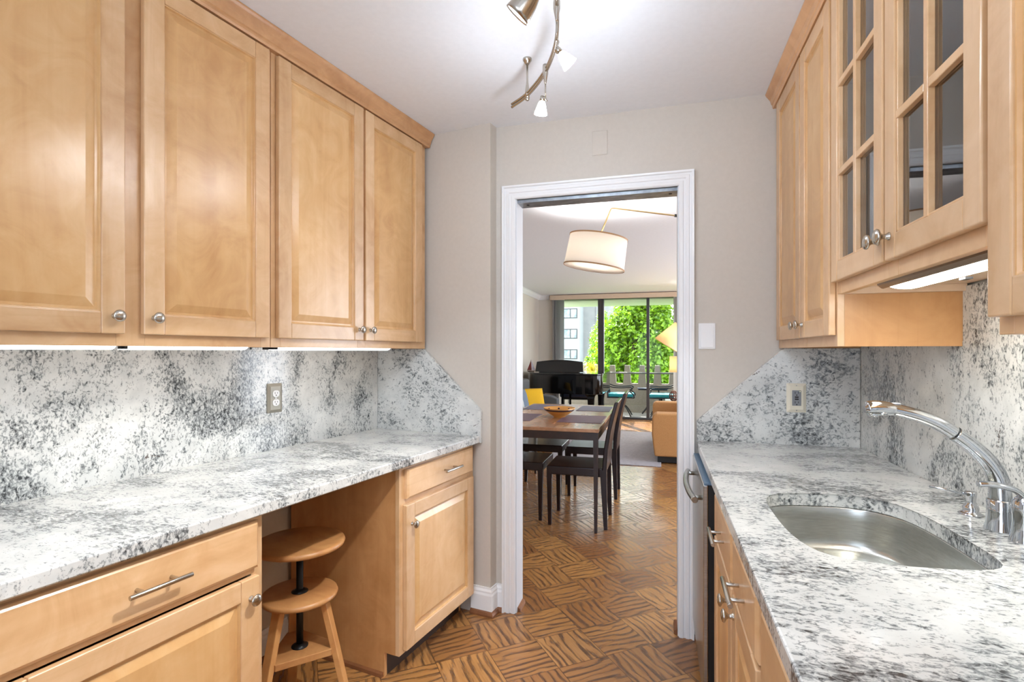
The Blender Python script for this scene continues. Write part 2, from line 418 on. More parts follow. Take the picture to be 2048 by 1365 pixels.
# doorway wall: pieces left, right and above the opening, one mesh
w = MB()
w.prism([(A[0], A[1]), (A[0]+.012, YW), (-.715, YW), (-.715, YB), (XL, YB), (XL, YB-.1), (B[0]-.05, YB-.1), B], 0, ZC)
w.box(.105, XR, YW, YB, 0, ZC); w.box(-.715, .105, YW, YB, 2.135, ZC)
struct('wall_front', w, PAINT)
struct('wall_right', MB().box(.855, .95, -2.2, YW, 0, ZC), PAINT)
struct('wall_left', MB().box(-2.05, -1.937, -2.6, 2.34, 0, ZC), PAINT, frame='L')
struct('wall_back', MB().box(-2.6, .95, -2.3, -2.2, 0, ZC), PAINT)
struct('wall_living_left', MB().box(XL-.1, XL, YB-.1, YG+.1, 0, ZC), PAINT)
struct('wall_living_right', MB().box(XR, XR+.1, YW, YG+.1, 0, ZC), PAINT)
w = MB(); w.box(XL, -2.115, YG, YG+.12, 0, ZC); w.box(2.7, XR, YG, YG+.12, 0, ZC); w.box(-2.115, 2.7, YG, YG+.12, 2.45, ZC)
struct('wall_window_side', w, PAINT)

# door casing (fluted), jamb lining and the bare metal head track
def casing_profile(wd):
    return [(0, 0), (0, .012), (.006, .017), (.018, .017), (.021, .013), (.030, .013), (.033, .018), (.045, .018), (.048, .014), (.056, .014), (.060, .022), (wd, .024), (wd, 0)]
def casing_side(x_in, sgn, z1):
    """outline mitred at the top corner"""
    p = casing_profile(.068); L = []
    for zz in (0, 1):
        L.append([(x_in+sgn*a, YW-d, 0 if zz == 0 else z1+a) for a, d in p])
    return L
cs = MB()
cs.loft(casing_side(-.706, -1, 2.124)); cs.loft(casing_side(.092, 1, 2.124))
p = casing_profile(.068)
cs.loft([[(-.706-a, YW-d, 2.124+a) for a, d in p], [(.092+a, YW-d, 2.124+a) for a, d in p]])
struct('trim_1', cs, WHITE)
cs = MB()
for sgn, x in ((-1, -.706), (1, .092)):
    p = casing_profile(.068)
    cs.loft([[(x+sgn*a, YB+d, 0) for a, d in p], [(x+sgn*a, YB+d, 2.124+a) for a, d in p]])
struct('trim_2', cs, WHITE)
struct('door_1', MB().box(-.715, -.700, YW-.004, YB+.004, 0, 2.124).box(.087, .105, YW-.004, YB+.004, 0, 2.124), JAMB)
hd = build('head_track', MB().box(-.70, .087, YW+.012, YB-.006, 2.108, 2.124), ALU, origin=(-.3, YW, 2.108)); tag(hd, kind='structure')
hd.name = 'trim_3'
for x in (-.655, .055):
    build('screw_hole', MB().lathe([(.008, 0), (.008, .002)], (x, 2.622, 2.1065), (0, 0, 1), 14), SLOT, parent=hd)

def baseboard(name, pts, frame='R', h=.14, shoe=True, flip=1):
    """pts: the wall line; the board stands to its left hand side (flip = 1)"""
    prof = [(0, 0), (.014, 0), (.014, h*.72), (.011, h*.80), (.011, h*.86), (.006, h*.94), (.006, h), (0, h)]
    sprof = [(0, 0), (.028, 0), (.028, .010), (.022, .02), (.014, .024), (0, .024)]
    V = [Vector(q) for q in pts]; out = []
    for k, q in enumerate(V):
        ds = []
        if k > 0: ds.append((q-V[k-1]).normalized())
        if k < len(V)-1: ds.append((V[k+1]-q).normalized())
        ns = [Vector((-d.y, d.x))*flip for d in ds]; n = sum(ns, Vector((0, 0)))
        n = n/ n.dot(ns[0]) if abs(n.dot(ns[0])) > .2 else ns[0]
        out.append((q, n))
    o = struct(name, MB().loft([[(q.x+n.x*a, q.y+n.y*a, z) for a, z in prof] for q, n in out]), WHITE, frame=frame)
    if shoe:
        build('shoe_molding', MB().loft([[(q.x+n.x*a, q.y+n.y*a, z) for a, z in sprof] for q, n in out]), SHOE, parent=o)
    return o
baseboard('baseboard_front', [Lp(-1.32, 2.34), A, (A[0]+.012, YW), (-.774, YW)], flip=-1)
baseboard('baseboard_right', [(.162, YW), (.20, YW)], flip=-1)
baseboard('baseboard_left', [(-1.937, 1.066), (-1.937, 1.71)], 'L', .13, True, -1)
baseboard('baseboard_living', [(XL, YB), (XL, YG)], flip=-1, shoe=False)
for nm, x0, x1 in (('trim_4', -.6995, 0), ('trim_5', .0865, 0)):
    s_ = 1 if nm == 'trim_4' else -1
    struct(nm, MB().loft([[(x0+s_*a, YW+.02, z), (x0+s_*a, YB, z)] [::1] for a, z in ((0, 0), (.016, 0), (.014, .016), (0, .022))][:0] or
           [[(x0+s_*a, y, z) for a, z in ((0, 0), (.016, 0), (.013, .016), (0, .022))] for y in (YW+.012, YB)]), SHOE)
# crown moulding of the living room
cp = [(0, 0), (.0, -.085), (.012, -.085), (.02, -.07), (.05, -.03), (.06, -.012), (.075, -.008), (.075, 0)]
struct('trim_6', MB().loft([[(XL+a, y, ZC+z) for a, z in cp] for y in (YB, YG)]), WHITE)
struct('trim_7', MB().loft([[(x, YG-a, ZC+z) for a, z in cp] for x in (XL, -2.17)]), WHITE)

# ------------------------------------------------------------------ balcony window
win = MB()
for x0, x1 in ((-2.115, -2.05), (-1.178, -1.120), (-1.116, -1.058), (-.228, -.171), (.36, .42), (1.30, 1.40), (2.62, 2.70)):  # bays right of the second blind are unseen, continued to let in light
    win.box(x0, x1, YG-.02, YG+.08, .03, 2.42)
win.box(-2.115, 2.7, YG-.04, YG+.10, 0, .035); win.box(-2.115, 2.7, YG-.02, YG+.08, 2.40, 2.45)
wo = struct('window_1', win, DARKBRONZE, bevel=.003)
for x0, x1, y in ((-2.05, -1.178, .03), (-1.058, -.228, .03), (-.171, .36, .03), (.42, 1.30, .03), (1.40, 2.62, .03)):
    build('pane', MB().box(x0, x1, YG+y, YG+y+.006, .035, 2.40), PANE, parent=wo)
va = build('valance', MB().box(-2.156, 2.75, YG-.14, YG-.125, 2.40, 2.497).box(-2.156, -2.14, YG-.14, YG-.03, 2.40, 2.497).box(2.735, 2.75, YG-.14, YG-.03, 2.40, 2.497).box(-2.156, 2.75, YG-.14, YG-.03, 2.49, 2.497), VAL, bevel=.003)
tag(va, 'long tan valance box across the top of the balcony window', 'valance')
def blind(x0, x1, n, label):
    t = thing('vertical_blind', ((x0+x1)/2, YG-.07, .05), label, 'blind', group='stacked vertical blinds at the balcony window')
    build('head_rail', MB().box(x0, x1, YG-.095, YG-.05, 2.40, 2.43), WHITE, t)
    for k in range(n):
        x = x0+.012+(x1-x0-.024)*k/(n-1)
        b = MB(); b.bar((x, YG-.075, .05), (x, YG-.075, 2.40), .088, .003, side=(.92, .39, 0)); build('slat', b, BLIND, t)
blind(-2.10, -1.855, 11, 'grey vertical blind slats stacked at the left end of the balcony window')
blind(.285, .40, 6, 'grey vertical blind slats stacked beyond the leaning tan lamp shade')

# ------------------------------------------------------------------ cabinet parts
class Side:
    """maps (u along the run, n out of the face, z) to group coordinates"""
    def __init__(s, frame, x0, sgn): s.frame, s.x0, s.sgn = frame, x0, sgn
    def P(s, u, n, z): return (s.x0+s.sgn*n, u, z)
    def box(s, mb, u0, u1, n0, n1, z0, z1, mi=0):
        return mb.box(s.x0+s.sgn*n0, s.x0+s.sgn*n1, u0, u1, z0, z1, mi)
    def ax(s): return (s.sgn, 0, 0)

def knob(sd, u, z, n0, root, parent, sc=1.0):
    prof = [(.0085, 0), (.0085, .002), (.0055, .006), (.005, .012), (.008, .017), (.0155, .021), (.0165, .024), (.0145, .027), (.008, .0295), (.0005, .0305)]
    return build('knob', MB().lathe([(r*sc, h*sc) for r, h in prof], sd.P(u, n0, z), sd.ax(), 24), NICKEL, parent=parent)
def bar_handle(sd, u, z, n0, parent, ln=.142, sep=.078):
    b = MB(); b.cyl(sd.P(u-ln/2, n0+.032, z), sd.P(u+ln/2, n0+.032, z), .0058, n=16)
    for k in (-1, 1): b.cyl(sd.P(u+k*sep/2, n0-.001, z), sd.P(u+k*sep/2, n0+.032, z), .0045, n=12)
    return build('handle', b, NICKEL, parent=parent, bevel=.0008)

def door(sd, root, u0, u1, z0, z1, n0, kn=None, st=.058, th=.020, rail=None, kz=None):
    """five-piece door: stiles, rails (one mesh) and the raised panel"""
    rail = rail or st; b = MB()
    n1 = n0+th
    # each piece with a chamfered front edge by the bevel modifier
    sd.box(b, u0, u0+st, n0, n1, z0, z1, 0); sd.box(b, u1-st, u1, n0, n1, z0, z1, 0)
    sd.box(b, u0+st, u1-st, n0, n1-.0006, z0, z0+rail, 1); sd.box(b, u0+st, u1-st, n0, n1-.0006, z1-rail, z1, 1)
    d = build('door', b, [WV, WH], root, bevel=.0032, seg=3)
    # ogee lip and raised panel
    p = MB(); loops = []
    for ins, n in ((-.004, n1-.004), (.002, n1-.006), (.005, n1-.0115), (.011, n1-.0115), (.034, n1-.003), (.036, n1-.0024)):
        a0, a1, c0, c1 = u0+st+ins, u1-st-ins, z0+rail+ins, z1-rail-ins
        loops.append([sd.P(a0, n, c0), sd.P(a1, n, c0), sd.P(a1, n, c1), sd.P(a0, n, c1)])
    p.loft(loops, cap0=False)
    bk = [sd.P(u0+st-.004, n0+.002, z0+rail-.004), sd.P(u1-st+.004, n0+.002, z0+rail-.004), sd.P(u1-st+.004, n0+.002, z1-rail+.004), sd.P(u0+st-.004, n0+.002, z1-rail+.004)]
    p.loft([bk, loops[0]], cap1=False)
    build('panel', p, WP, parent=d, weld=True)
    if kn is not None: knob(sd, kn, kz, n1-.0005, root, d)
    return d
def drawer(sd, root, u0, u1, z0, z1, n0, hu=None, hz=None, th=.020):
    b = MB(); n1 = n0+th
    L = [[sd.P(a, n, z) for a, z in ((u0+i, z0+i), (u1-i, z0+i), (u1-i, z1-i), (u0+i, z1-i))] for i, n in ((0, n0), (0, n1-.007), (.002, n1-.005), (.009, n1), )]
    b.loft(L)
    d = build('drawer_front', b, WH, root)
    if hu is not None: bar_handle(sd, hu, hz if hz else (z0+z1)/2, n1, d)
    return d

def frame_mb(sd, u0, u1, z0, z1, stiles, rails, th=.019):
    """face frame: vertical stiles (u0,u1) and horizontal rails (z0,z1); n 0 is its front"""
    b = MB()
    for a, c in stiles: sd.box(b, a, c, -th, 0, z0, z1, 0)
    ss = sorted(stiles)
    for a, c in rails:
        for k in range(len(ss)-1): sd.box(b, ss[k][1], ss[k+1][0], -th, -.0004, a, c, 1)
    return b
def carcass(sd, u0, u1, z0, z1, depth, t=.016, bot=None, top=True, front=.019):
    b = MB(); bot = z0 if bot is None else bot
    sd.box(b, u0, u0+t, -depth, -front, z0, z1); sd.box(b, u1-t, u1, -depth, -front, z0, z1)
    sd.box(b, u0+t, u1-t, -depth, -front, bot, bot+t)
    if top: sd.box(b, u0+t, u1-t, -depth, -front, z1-t, z1)
    sd.box(b, u0+t, u1-t, -depth, -depth+.006, bot+t, z1-t)
    return b

# ------------------------------------------------------------------ left run (group frame L: m to the right, l ahead)
LU = Side('L', -1.60, 1)           # face of the upper frames
LB = Side('L', -1.305, 1)          # face of the base frames
ZU, ZT = 1.358, 2.47               # bottom and top of the upper cabinets
MW = -1.9365
GU = 'maple wall cabinets'; GBC = 'maple base cabinets'
def upper(sd, u0, u1, label, doors, stiles, depth, zb=ZU, dz0=1.392, dz1=2.432, solid=True, recess=.03):
    t = thing('wall_cabinet', sd.P((u0+u1)/2, 0, zb), label, 'cabinet', sd.frame, GU)
    build('body', carcass(sd, u0, u1, zb, ZT, depth, bot=zb+recess), WS if solid else [CABIN], t)
    build('face_frame', frame_mb(sd, u0, u1, zb, ZT, stiles, ((zb, zb+.045), (dz1-.02, ZT))), [WV, WH], t, bevel=.001)
    for a, c, ku in doors: door(sd, t, a, c, dz0, dz1, .0005, ku, kz=dz0+.048)
    return t
upper(LU, .405, 1.340, 'left wall cabinet nearest the viewer, two maple doors with a wide stile between their knobs', [(.430, .848, .822), (.897, 1.322, .925)],
      ((.405, .45), (.835, .91), (1.30, 1.340)), .335)
upper(LU, 1.342, 2.322, 'left wall cabinet beside the beige end wall, two tall maple doors with close-set knobs', [(1.361, 1.818, 1.79), (1.832, 2.270, 1.862)],
      ((1.342, 1.385), (1.80, 1.85), (2.25, 2.322)), .335)
crp = [(-.01, ZT-.03), (.024, ZT-.034), (.027, ZT-.026), (.027, ZT-.018), (.031, ZT-.014), (.036, ZT+.003), (.05, ZT+.022), (.055, ZT+.030), (.055, ZC-.001), (-.01, ZC-.001)]
struct('trim_8', MB().loft([[LU.P(u, n, z) for n, z in crp] for u in (-.2, 2.332)]), WC, frame='L')

# base cabinets
def base(sd, u0, u1, label, depth, ztop, toe=.10):
    t = thing('base_cabinet', sd.P((u0+u1)/2, 0, 0), label, 'cabinet', sd.frame, GBC)
    b = carcass(sd, u0, u1, toe, ztop, depth, top=False)
    for a in (u0, u1-.016): sd.box(b, a, a+.016, -depth, -.075, 0, toe)
    build('body', b, WS, t)
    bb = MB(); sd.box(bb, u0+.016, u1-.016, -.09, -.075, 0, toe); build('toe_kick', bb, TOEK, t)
    return t
ZL = .912; TL = .036               # left worktop: height and thickness
t = base(LB, .44, 1.064, 'left base cabinet nearest the viewer, wide drawer with long bar handle', .605, ZL-TL-.002)
build('face_frame', frame_mb(LB, .44, 1.064, .10, ZL-TL-.002, ((.44, .48), (1.028, 1.064)), ((.10, .14), (.705, .735), (.845, ZL-TL-.002))), [WV, WH], t, bevel=.001)
drawer(LB, t, .458, 1.040, .724, .858, .0005, .752, .794); door(LB, t, .458, 1.040, .115, .702, .0005, 1.012, kz=.645)
t = base(LB, 1.712, 2.322, 'left base cabinet at the end wall, single door and short drawer beside the stool', .605, ZL-TL-.002)
build('face_frame', frame_mb(LB, 1.712, 2.322, .10, ZL-TL-.002, ((1.712, 1.756), (2.265, 2.322)), ((.10, .14), (.705, .735), (.85, ZL-TL-.002))), [WV, WH], t, bevel=.001)
drawer(LB, t, 1.745, 2.290, .735, .858, .0005, 2.06, .80); door(LB, t, 1.735, 2.295, .115, .712, .0005, 1.772, kz=.628)
sh = MB()
sh.loft([[(m, 1.712-a, z) for a, z in ((0, 0), (.014, 0), (.012, .014), (0, .018))] for m in (-1.93, -1.385)])
struct('trim_9', sh, SHOE, frame='L')

def slab(x0, x1, y0, y1, z0, z1, hole=None, e=.004):
    """worktop with eased edges and an optional cut-out"""
    b = bmesh.new()
    def loop(pts, z): return [b.verts.new((x, y, z)) for x, y in pts]
    def rect(i): return [(x0+i, y0+i), (x1-i, y0+i), (x1-i, y1-i), (x0+i, y1-i)]
    L = [loop(rect(e), z0), loop(rect(0), z0+e), loop(rect(0), z1-e), loop(rect(e*.3), z1-e*.3), loop(rect(e), z1)]
    def bridge(A_, B_):
        for i in range(len(A_)): j = (i+1) % len(A_); b.faces.new((A_[i], A_[j], B_[j], B_[i]))
    for k in range(len(L)-1): bridge(L[k], L[k+1])
    def ring(vs): return [b.edges.get((vs[i], vs[(i+1) % len(vs)])) or b.edges.new((vs[i], vs[(i+1) % len(vs)])) for i in range(len(vs))]
    if hole:
        def off(d):
            n = len(hole); out = []
            for i in range(n):
                p0, p1 = Vector(hole[i-1]), Vector(hole[(i+1) % n]); tt = (p1-p0).normalized()
                out.append((hole[i][0]+tt.y*d, hole[i][1]-tt.x*d))
            return out
        H = [loop(off(0), z0), loop(off(0), z1-e), loop(off(e*.3), z1-e*.3), loop(off(e), z1)]
        for k in range(3): bridge(H[k+1], H[k])
        bmesh.ops.triangle_fill(b, use_beauty=True, use_dissolve=False, edges=ring(L[-1])+ring(H[-1]))
        bmesh.ops.triangle_fill(b, use_beauty=True, use_dissolve=False, edges=ring(L[0])+ring(H[0]))
    else:
        b.faces.new(L[-1]); b.faces.new(list(reversed(L[0])))
    mb = MB(); b.verts.index_update()
    mb.add([v.co.copy() for v in b.verts], [[v.index for v in f.verts] for f in b.faces]); b.free(); return mb
o = build('worktop', slab(-1.915, -1.266, -.5, 2.319, ZL-TL, ZL), GR, frame='L')
tag(o, 'long speckled granite worktop on the left, over the stool', 'worktop')
o = build('backsplash', MB().box(MW, -1.916, -.5, 2.318, ZL-TL, ZU+.012), GR, frame='L', bevel=.001)
tag(o, 'granite backsplash along the left wall with a pewter outlet', 'backsplash')
def end_splash(poly, y0, y1, label, frame):
    b = MB(); b.loft([[(x, y, z) for x, z in poly] for y in (y0, y1)])
    o = build('backsplash', b, GR, frame=frame, bevel=.0015); o['slab_offset'] = (4.1, .7, 0.) if frame == 'R' else (0., 0., 0.)
    return tag(o, label, 'backsplash')
end_splash([(-1.937, ZL-TL), (-1.258, ZL-TL), (-1.258, 1.035), (-1.268, 1.05), (-1.600, 1.348), (-1.61, 1.357), (-1.937, 1.357)], 2.3205, 2.3395,
           'granite end splash with a sloping edge, left of the doorway', 'L')

# outlets and plates
def rrect(cx, cz, w_, h_, r, n=5):
    out = []
    for sx, sz, a0 in ((1, 1, 0), (-1, 1, 90), (-1, -1, 180), (1, -1, 270)):
        for k in range(n+1):
            a = R(a0+90*k/n); out.append((cx+sx*(w_/2-r)+r*math.cos(a), cz+sz*(h_/2-r)+r*math.sin(a)))
    return out
def outlet(face, cu, cz, name, label, plate, body, decor=False):
    """face(u, n, z) -> group coordinates"""
    fr = 'L' if face is fL else 'R'
    t = thing(name, face(cu, 0, cz), label, 'outlet', fr)
    def pr(pts, a, c, mb): return mb.loft([[face(u, a, z) for u, z in pts], [face(u, c, z) for u, z in pts]])
    b = MB(); b.loft([[face(u, n, z) for u, z in rrect(cu, cz, .078-2*i, .128-2*i, .003)] for i, n in ((0, 0), (0, .003), (.012, .009), (.013, .0095))])
    build('plate', b, plate, t)
    if decor:
        b = MB(); pr(rrect(cu, cz, .036, .068, .002), .008, .0115, b); rc = build('receptacle', b, body, t)
        s_ = MB(); pr(rrect(cu, cz+.004, .015, .006, .001), .0115, .0128, s_); pr(rrect(cu, cz-.005, .015, .006, .001), .0115, .0128, s_)
        build('test_button', s_, SLOT, parent=rc)
        s_ = MB(); s_.lathe([(.0016, 0), (.0016, .0012)], face(cu+.013, .0113, cz+.029), Vector(face(0, 1, 0))-Vector(face(0, 0, 0)), 10)
        build('indicator_light', s_, emit('yellow_indicator', (1, .9, .2, 1), 1.0), parent=rc)
        cz2 = (cz+.020, cz-.022); hw = .0115
        n0 = .0114
    else:
        b = MB()
        for dz in (.0195, -.0195): pr(rrect(cu, cz+dz, .034, .029, .0125), .008, .0125, b)
        rc = build('receptacle', b, body, t); cz2 = (cz+.0195, cz-.0195); n0 = .0124
        s_ = MB(); s_.lathe([(.003, 0), (.003, .001)], face(cu, .0094, cz), Vector(face(0, 1, 0))-Vector(face(0, 0, 0)), 12); build('screw', s_, NICKEL, t)
    for z in cz2:
        s_ = MB()
        pr(rrect(cu-.0065, z+.003, .0022, .009, .0008), n0, n0+.0006, s_); pr(rrect(cu+.0065, z+.003, .0022, .007, .0008), n0, n0+.0006, s_)
        pr(rrect(cu, z-.007, .0052, .0052, .0024), n0, n0+.0006, s_)
        build('socket', s_, SLOT, parent=rc)
    if decor:
        for dz in (.055, -.055): build('screw', MB().lathe([(.003, 0), (.0025, .0012)], face(cu, .0088, cz+dz), Vector(face(0, 1, 0))-Vector(face(0, 0, 0)), 12), NICKEL, t)
fL = lambda u, n, z: (-1.9155+n, u, z)
fE = lambda u, n, z: (u, 2.5445-n, z)
outlet(fL, 1.625, 1.138, 'wall_outlet', 'duplex outlet with a pewter plate in the left granite backsplash', TAUPE, WPLAS)
outlet(fE, .5855, 1.138, 'wall_outlet', 'grey safety outlet with an ivory plate in the right end splash', IVORY, GREYP, True)
t = thing('light_switch', (.217, YW, 1.354), 'wide white switch plate on the wall right of the doorway', 'switch')
b = MB(); b.loft([[(u, YW-n, z) for u, z in rrect(.217, 1.4145, .074-2*i, .121-2*i, .003)] for i, n in ((0, 0), (0, .004), (.003, .0065))]); build('plate', b, WPLAS, t)
b = MB(); b.loft([[(u, YW-n, z) for u, z in rrect(.217, 1.4145, .058-2*i, .105-2*i, .003)] for i, n in ((0, .006), (.001, .0095))]); build('rocker', b, WPLAS, t)
b = MB(); b.loft([[(u, YW-n, z) for u, z in rrect(-.2775, 2.3685, .076-2*i, .119-2*i, .003)] for i, n in ((0, 0), (0, .003), (.003, .005))])
tag(build('blank_plate', b, PAINT), 'blank cover plate painted like the wall, above the doorway', 'cover plate')

# under-cabinet light bars of the left run
def light_bar(l0, l1, label):
    t = thing('light_bar', (-1.665, (l0+l1)/2, 1.352), label, 'light', 'L', 'light bars under the left wall cabinets')
    build('housing', MB().box(-1.70, -1.63, l0, l1, 1.364, 1.386), WHITE, t)
    b = MB(); b.loft([[(-1.665+.031*math.cos(a), l, 1.364-.016*math.sin(a)) for a in [PI*k/8 for k in range(9)]] for l in (l0+.008, l1-.008)])
    build('lens', b, TUBE_L, t)
    build('end_cap', MB().box(-1.702, -1.628, l1-.008, l1, 1.350, 1.386), BLACKP, t)
    build('end_cap', MB().box(-1.702, -1.628, l0, l0+.008, 1.350, 1.386), BLACKP, t)
light_bar(.47, .862, 'lit light bar under the left wall cabinet nearest the viewer, first bar')
light_bar(.872, 1.285, 'lit light bar under the second left door from the viewer')
light_bar(1.39, 2.085, 'long lit light bar under the left wall cabinet beside the end wall')
b = MB(); b.box(-1.69, -1.64, 1.297, 1.378, 1.360, 1.386); b.tube([(-1.665, 1.287, 1.375), (-1.665, 1.39, 1.375)], .004)
tag(build('power_block', b, BLACKP, frame='L'), 'small black power block between two light bars on the left', 'power supply')

# ------------------------------------------------------------------ right run (world frame)
RU = Side('R', .520, -1)
RB = Side('R', .198, -1)
ZR = .930; TR = .036
upper(RU, 1.772, 2.560, 'right wall cabinet beside the doorway wall, two narrow solid maple doors', [(1.782, 2.118, 2.085), (2.128, 2.512, 2.160)],
      ((1.772, 1.80), (2.10, 2.145), (2.50, 2.560)), .318)
ZG = 1.515
t = upper(RU, 1.002, 1.770, 'right wall cabinet with two glazed doors, above the sink', [], ((1.002, 1.035), (1.36, 1.41), (1.735, 1.770)), .318, zb=ZG, solid=False, recess=.02)
def glass_door(root, u0, u1, ku):
    sd = RU; n0, n1 = .0005, .0205; z0, z1 = 1.550, 2.432; st = .052; b = MB()
    sd.box(b, u0, u0+st, n0, n1, z0, z1, 0); sd.box(b, u1-st, u1, n0, n1, z0, z1, 0)
    sd.box(b, u0+st, u1-st, n0, n1-.0006, z0, z0+.055, 1); sd.box(b, u0+st, u1-st, n0, n1-.0006, z1-st, z1, 1)
    d = build('glass_door', b, [WV, WH], root, bevel=.003, seg=3)
    g = MB(); um = (u0+u1)/2; sd.box(g, um-.009, um+.009, .005, .0185, z0+.055, z1-st, 0)
    H = (z1-st)-(z0+.055)
    for k in (1, 2):
        z = z0+.055+H*k/3; sd.box(g, u0+st, um-.009, .005, .018, z-.009, z+.009, 1); sd.box(g, um+.009, u1-st, .005, .018, z-.009, z+.009, 1)
    # stepped inner lip
    for a, c in ((u0+st, u0+st+.006), (u1-st-.006, u1-st)): sd.box(g, a, c, .004, .0165, z0+.055, z1-st, 0)
    for a, c in ((z0+.055, z0+.061), (z1-st-.006, z1-st)): sd.box(g, u0+st, u1-st, .004, .0165, a, c, 1)
    build('muntins', g, [WV, WH], parent=d, bevel=.0018)
    p_ = MB(); sd.box(p_, u0+st-.004, u1-st+.004, .003, .006, z0+.051, z1-st+.004); build('pane', p_, CABGLASS, parent=d)
    knob(sd, ku, z0+.052, n1-.0005, root, d, 1.08)
glass_door(t, 1.008, 1.378, 1.352); glass_door(t, 1.390, 1.762, 1.412)
SHZ = (1.80, 2.09)
for z in SHZ: build('shelf', MB().box(.56, .83, 1.02, 1.752, z, z+.018), WH, t, bevel=.001)
upper(RU, .20, 1.000, 'right wall cabinet nearest the viewer, cut off by the edge of the picture', [(.61, .992, None), (.21, .60, None)], ((.20, .235), (.585, .63), (.965, 1.000)), .318, zb=1.369, dz0=1.396)
struct('trim_10', MB().loft([[RU.P(u, n, z) for n, z in crp] for u in (.0, 2.564)]), WC)

# glasses behind the panes
def stem_glass(x, y, z, label, sc=1.0):
    t = thing('wine_glass', (x, y, z), label, 'glass', group='glassware behind the glazed doors')
    pr = [(.034, 0), (.034, .0015), (.005, .006), (.0035, .012), (.0035, .075), (.008, .085), (.026, .105), (.036, .135), (.035, .165), (.030, .195), (.029, .195), (.034, .165), (.035, .135), (.025, .107), (.004, .09)]
    build('bowl', MB().lathe([(r*sc, h*sc) for r, h in pr[5:]], (x, y, z), n=24), GLASSW, t)
    build('stem', MB().lathe([(r*sc, h*sc) for r, h in pr[:6]], (x, y, z), n=24), GLASSW, t)
k = 0
zs = {1: 1.80+.0185, 2: 2.09+.0185, 0: 1.5515}
for sh_, y, x, lb in ((2, 1.10, .66, 'stemmed glass on the top shelf behind the right glazed door, nearest the viewer'),
                      (2, 1.22, .68, 'stemmed glass on the top shelf behind the right glazed door, middle one'),
                      (2, 1.33, .66, 'stemmed glass on the top shelf behind the right glazed door, next to the centre stile'),
                      (2, 1.48, .67, 'stemmed glass on the top shelf behind the left glazed door, nearer one'),
                      (2, 1.62, .67, 'stemmed glass on the top shelf behind the left glazed door, farther one'),
                      (1, 1.48, .68, 'stemmed glass on the middle shelf behind the left glazed door, nearer one'),
                      (1, 1.63, .66, 'stemmed glass on the middle shelf behind the left glazed door, farther one'),
                      (1, 1.12, .67, 'stemmed glass on the middle shelf behind the right glazed door, nearer one'),
                      (1, 1.26, .66, 'stemmed glass on the middle shelf behind the right glazed door, farther one')):
    stem_glass(x, y, zs[sh_], lb)

# worktop with the sink cut-out
hole = [(.278, 1.42), (.278, 1.53), (.286, 1.592), (.308, 1.640), (.346, 1.670), (.43, 1.690), (.515, 1.696), (.575, 1.680), (.622, 1.630), (.643, 1.56), (.652, 1.47),
        (.654, 1.36), (.653, 1.255), (.640, 1.205), (.600, 1.178), (.53, 1.164), (.444, 1.157), (.366, 1.164), (.320, 1.188), (.297, 1.232), (.284, 1.295), (.279, 1.36)]
def smooth(poly, it=2):
    for _ in range(it):
        q = []
        for i in range(len(poly)):
            a, c = Vector(poly[i]), Vector(poly[(i+1) % len(poly)]); q += [tuple(a*.75+c*.25), tuple(a*.25+c*.75)]
        poly = q
    return poly
hs = smooth(hole, 1)
o = build('worktop', slab(.170, .834, -.6, 2.543, ZR-TR, ZR, hs), GR)
tag(o, 'speckled granite worktop on the right, with the sink cut into it', 'worktop')
o = build('backsplash', MB().box(.835, .854, -.6, 2.562, ZR-TR, 1.372).box(.835, .854, 1.003, 1.770, 1.372, 1.528), GR, weld=True)
tag(o, 'granite backsplash along the right wall behind the faucet', 'backsplash'); o['slab_offset'] = (.4, 3.0, .3)
end_splash([(.172, ZR-TR), (.834, ZR-TR), (.834, 1.357), (.540, 1.357), (.528, 1.350), (.186, 1.036), (.172, 1.02)], 2.5445, 2.5640, 'granite end splash with a sloping edge and ivory outlet, right of the doorway', 'R')

# sink
t = thing('sink', (.465, 1.425, .765), 'stainless steel undermount sink in the right worktop', 'sink')
cx, cy = .466, 1.427
def scl(s_, z, d=0): return [(cx+(x-cx)*s_, cy+(y-cy)*s_, z) for x, y in hs]
zt = ZR-TR-.0015
L = [scl(1.05, zt), scl(1.012, zt), scl(1.006, zt-.004), scl(1.0, zt-.04), scl(.985, zt-.085), scl(.975, zt-.100), scl(.955, zt-.112), scl(.92, zt-.119), scl(.86, zt-.121), scl(.5, zt-.124), scl(.12, zt-.126)]
b = MB(); b.loft(L, smooth=True, cap0=False)
L2 = [[(x, y, z-.0015) for x, y, z in q] for q in L]
build('basin', b, SINK, t, weld=True)
b = MB(); b.lathe([(.045, 0), (.045, .003), (.038, .004), (.034, .001), (.0, .001)], (cx, cy, zt-.1265), n=28); build('drain', b, NICKEL, t)

# faucet, lever and soap dispenser
def bez(pts, n=24):
    """Catmull-Rom through pts"""
    P = [Vector(p) for p in pts]; P = [P[0]*2-P[1]]+P+[P[-1]*2-P[-2]]; out = []
    for k in range(1, len(P)-2):
        for i in range(n):
            u = i/n; a, b_, c, d = P[k-1], P[k], P[k+1], P[k+2]
            out.append(.5*((2*b_)+(c-a)*u+(2*a-5*b_+4*c-d)*u*u+(3*b_-a-3*c+d)*u**3))
    out.append(P[-2]); return out
t = thing('faucet', (.756, 1.45, ZR), 'chrome arched faucet with pull-out spray head over the sink', 'faucet')
fy = 1.45
build('base', MB().lathe([(.030, 0), (.0295, .004), (.026, .018), (.0245, .045), (.0245, .07), (.0225, .073)], (.756, fy, ZR), n=32), CHROME, t)
arc = bez([(.756, fy, 1.0), (.752, fy, 1.045), (.736, fy, 1.082), (.706, fy, 1.118), (.668, fy, 1.150)], 10)
build('spout', MB().tube(arc, [.0215-.0045*k/(len(arc)-1) for k in range(len(arc))], 20), CHROME, t)
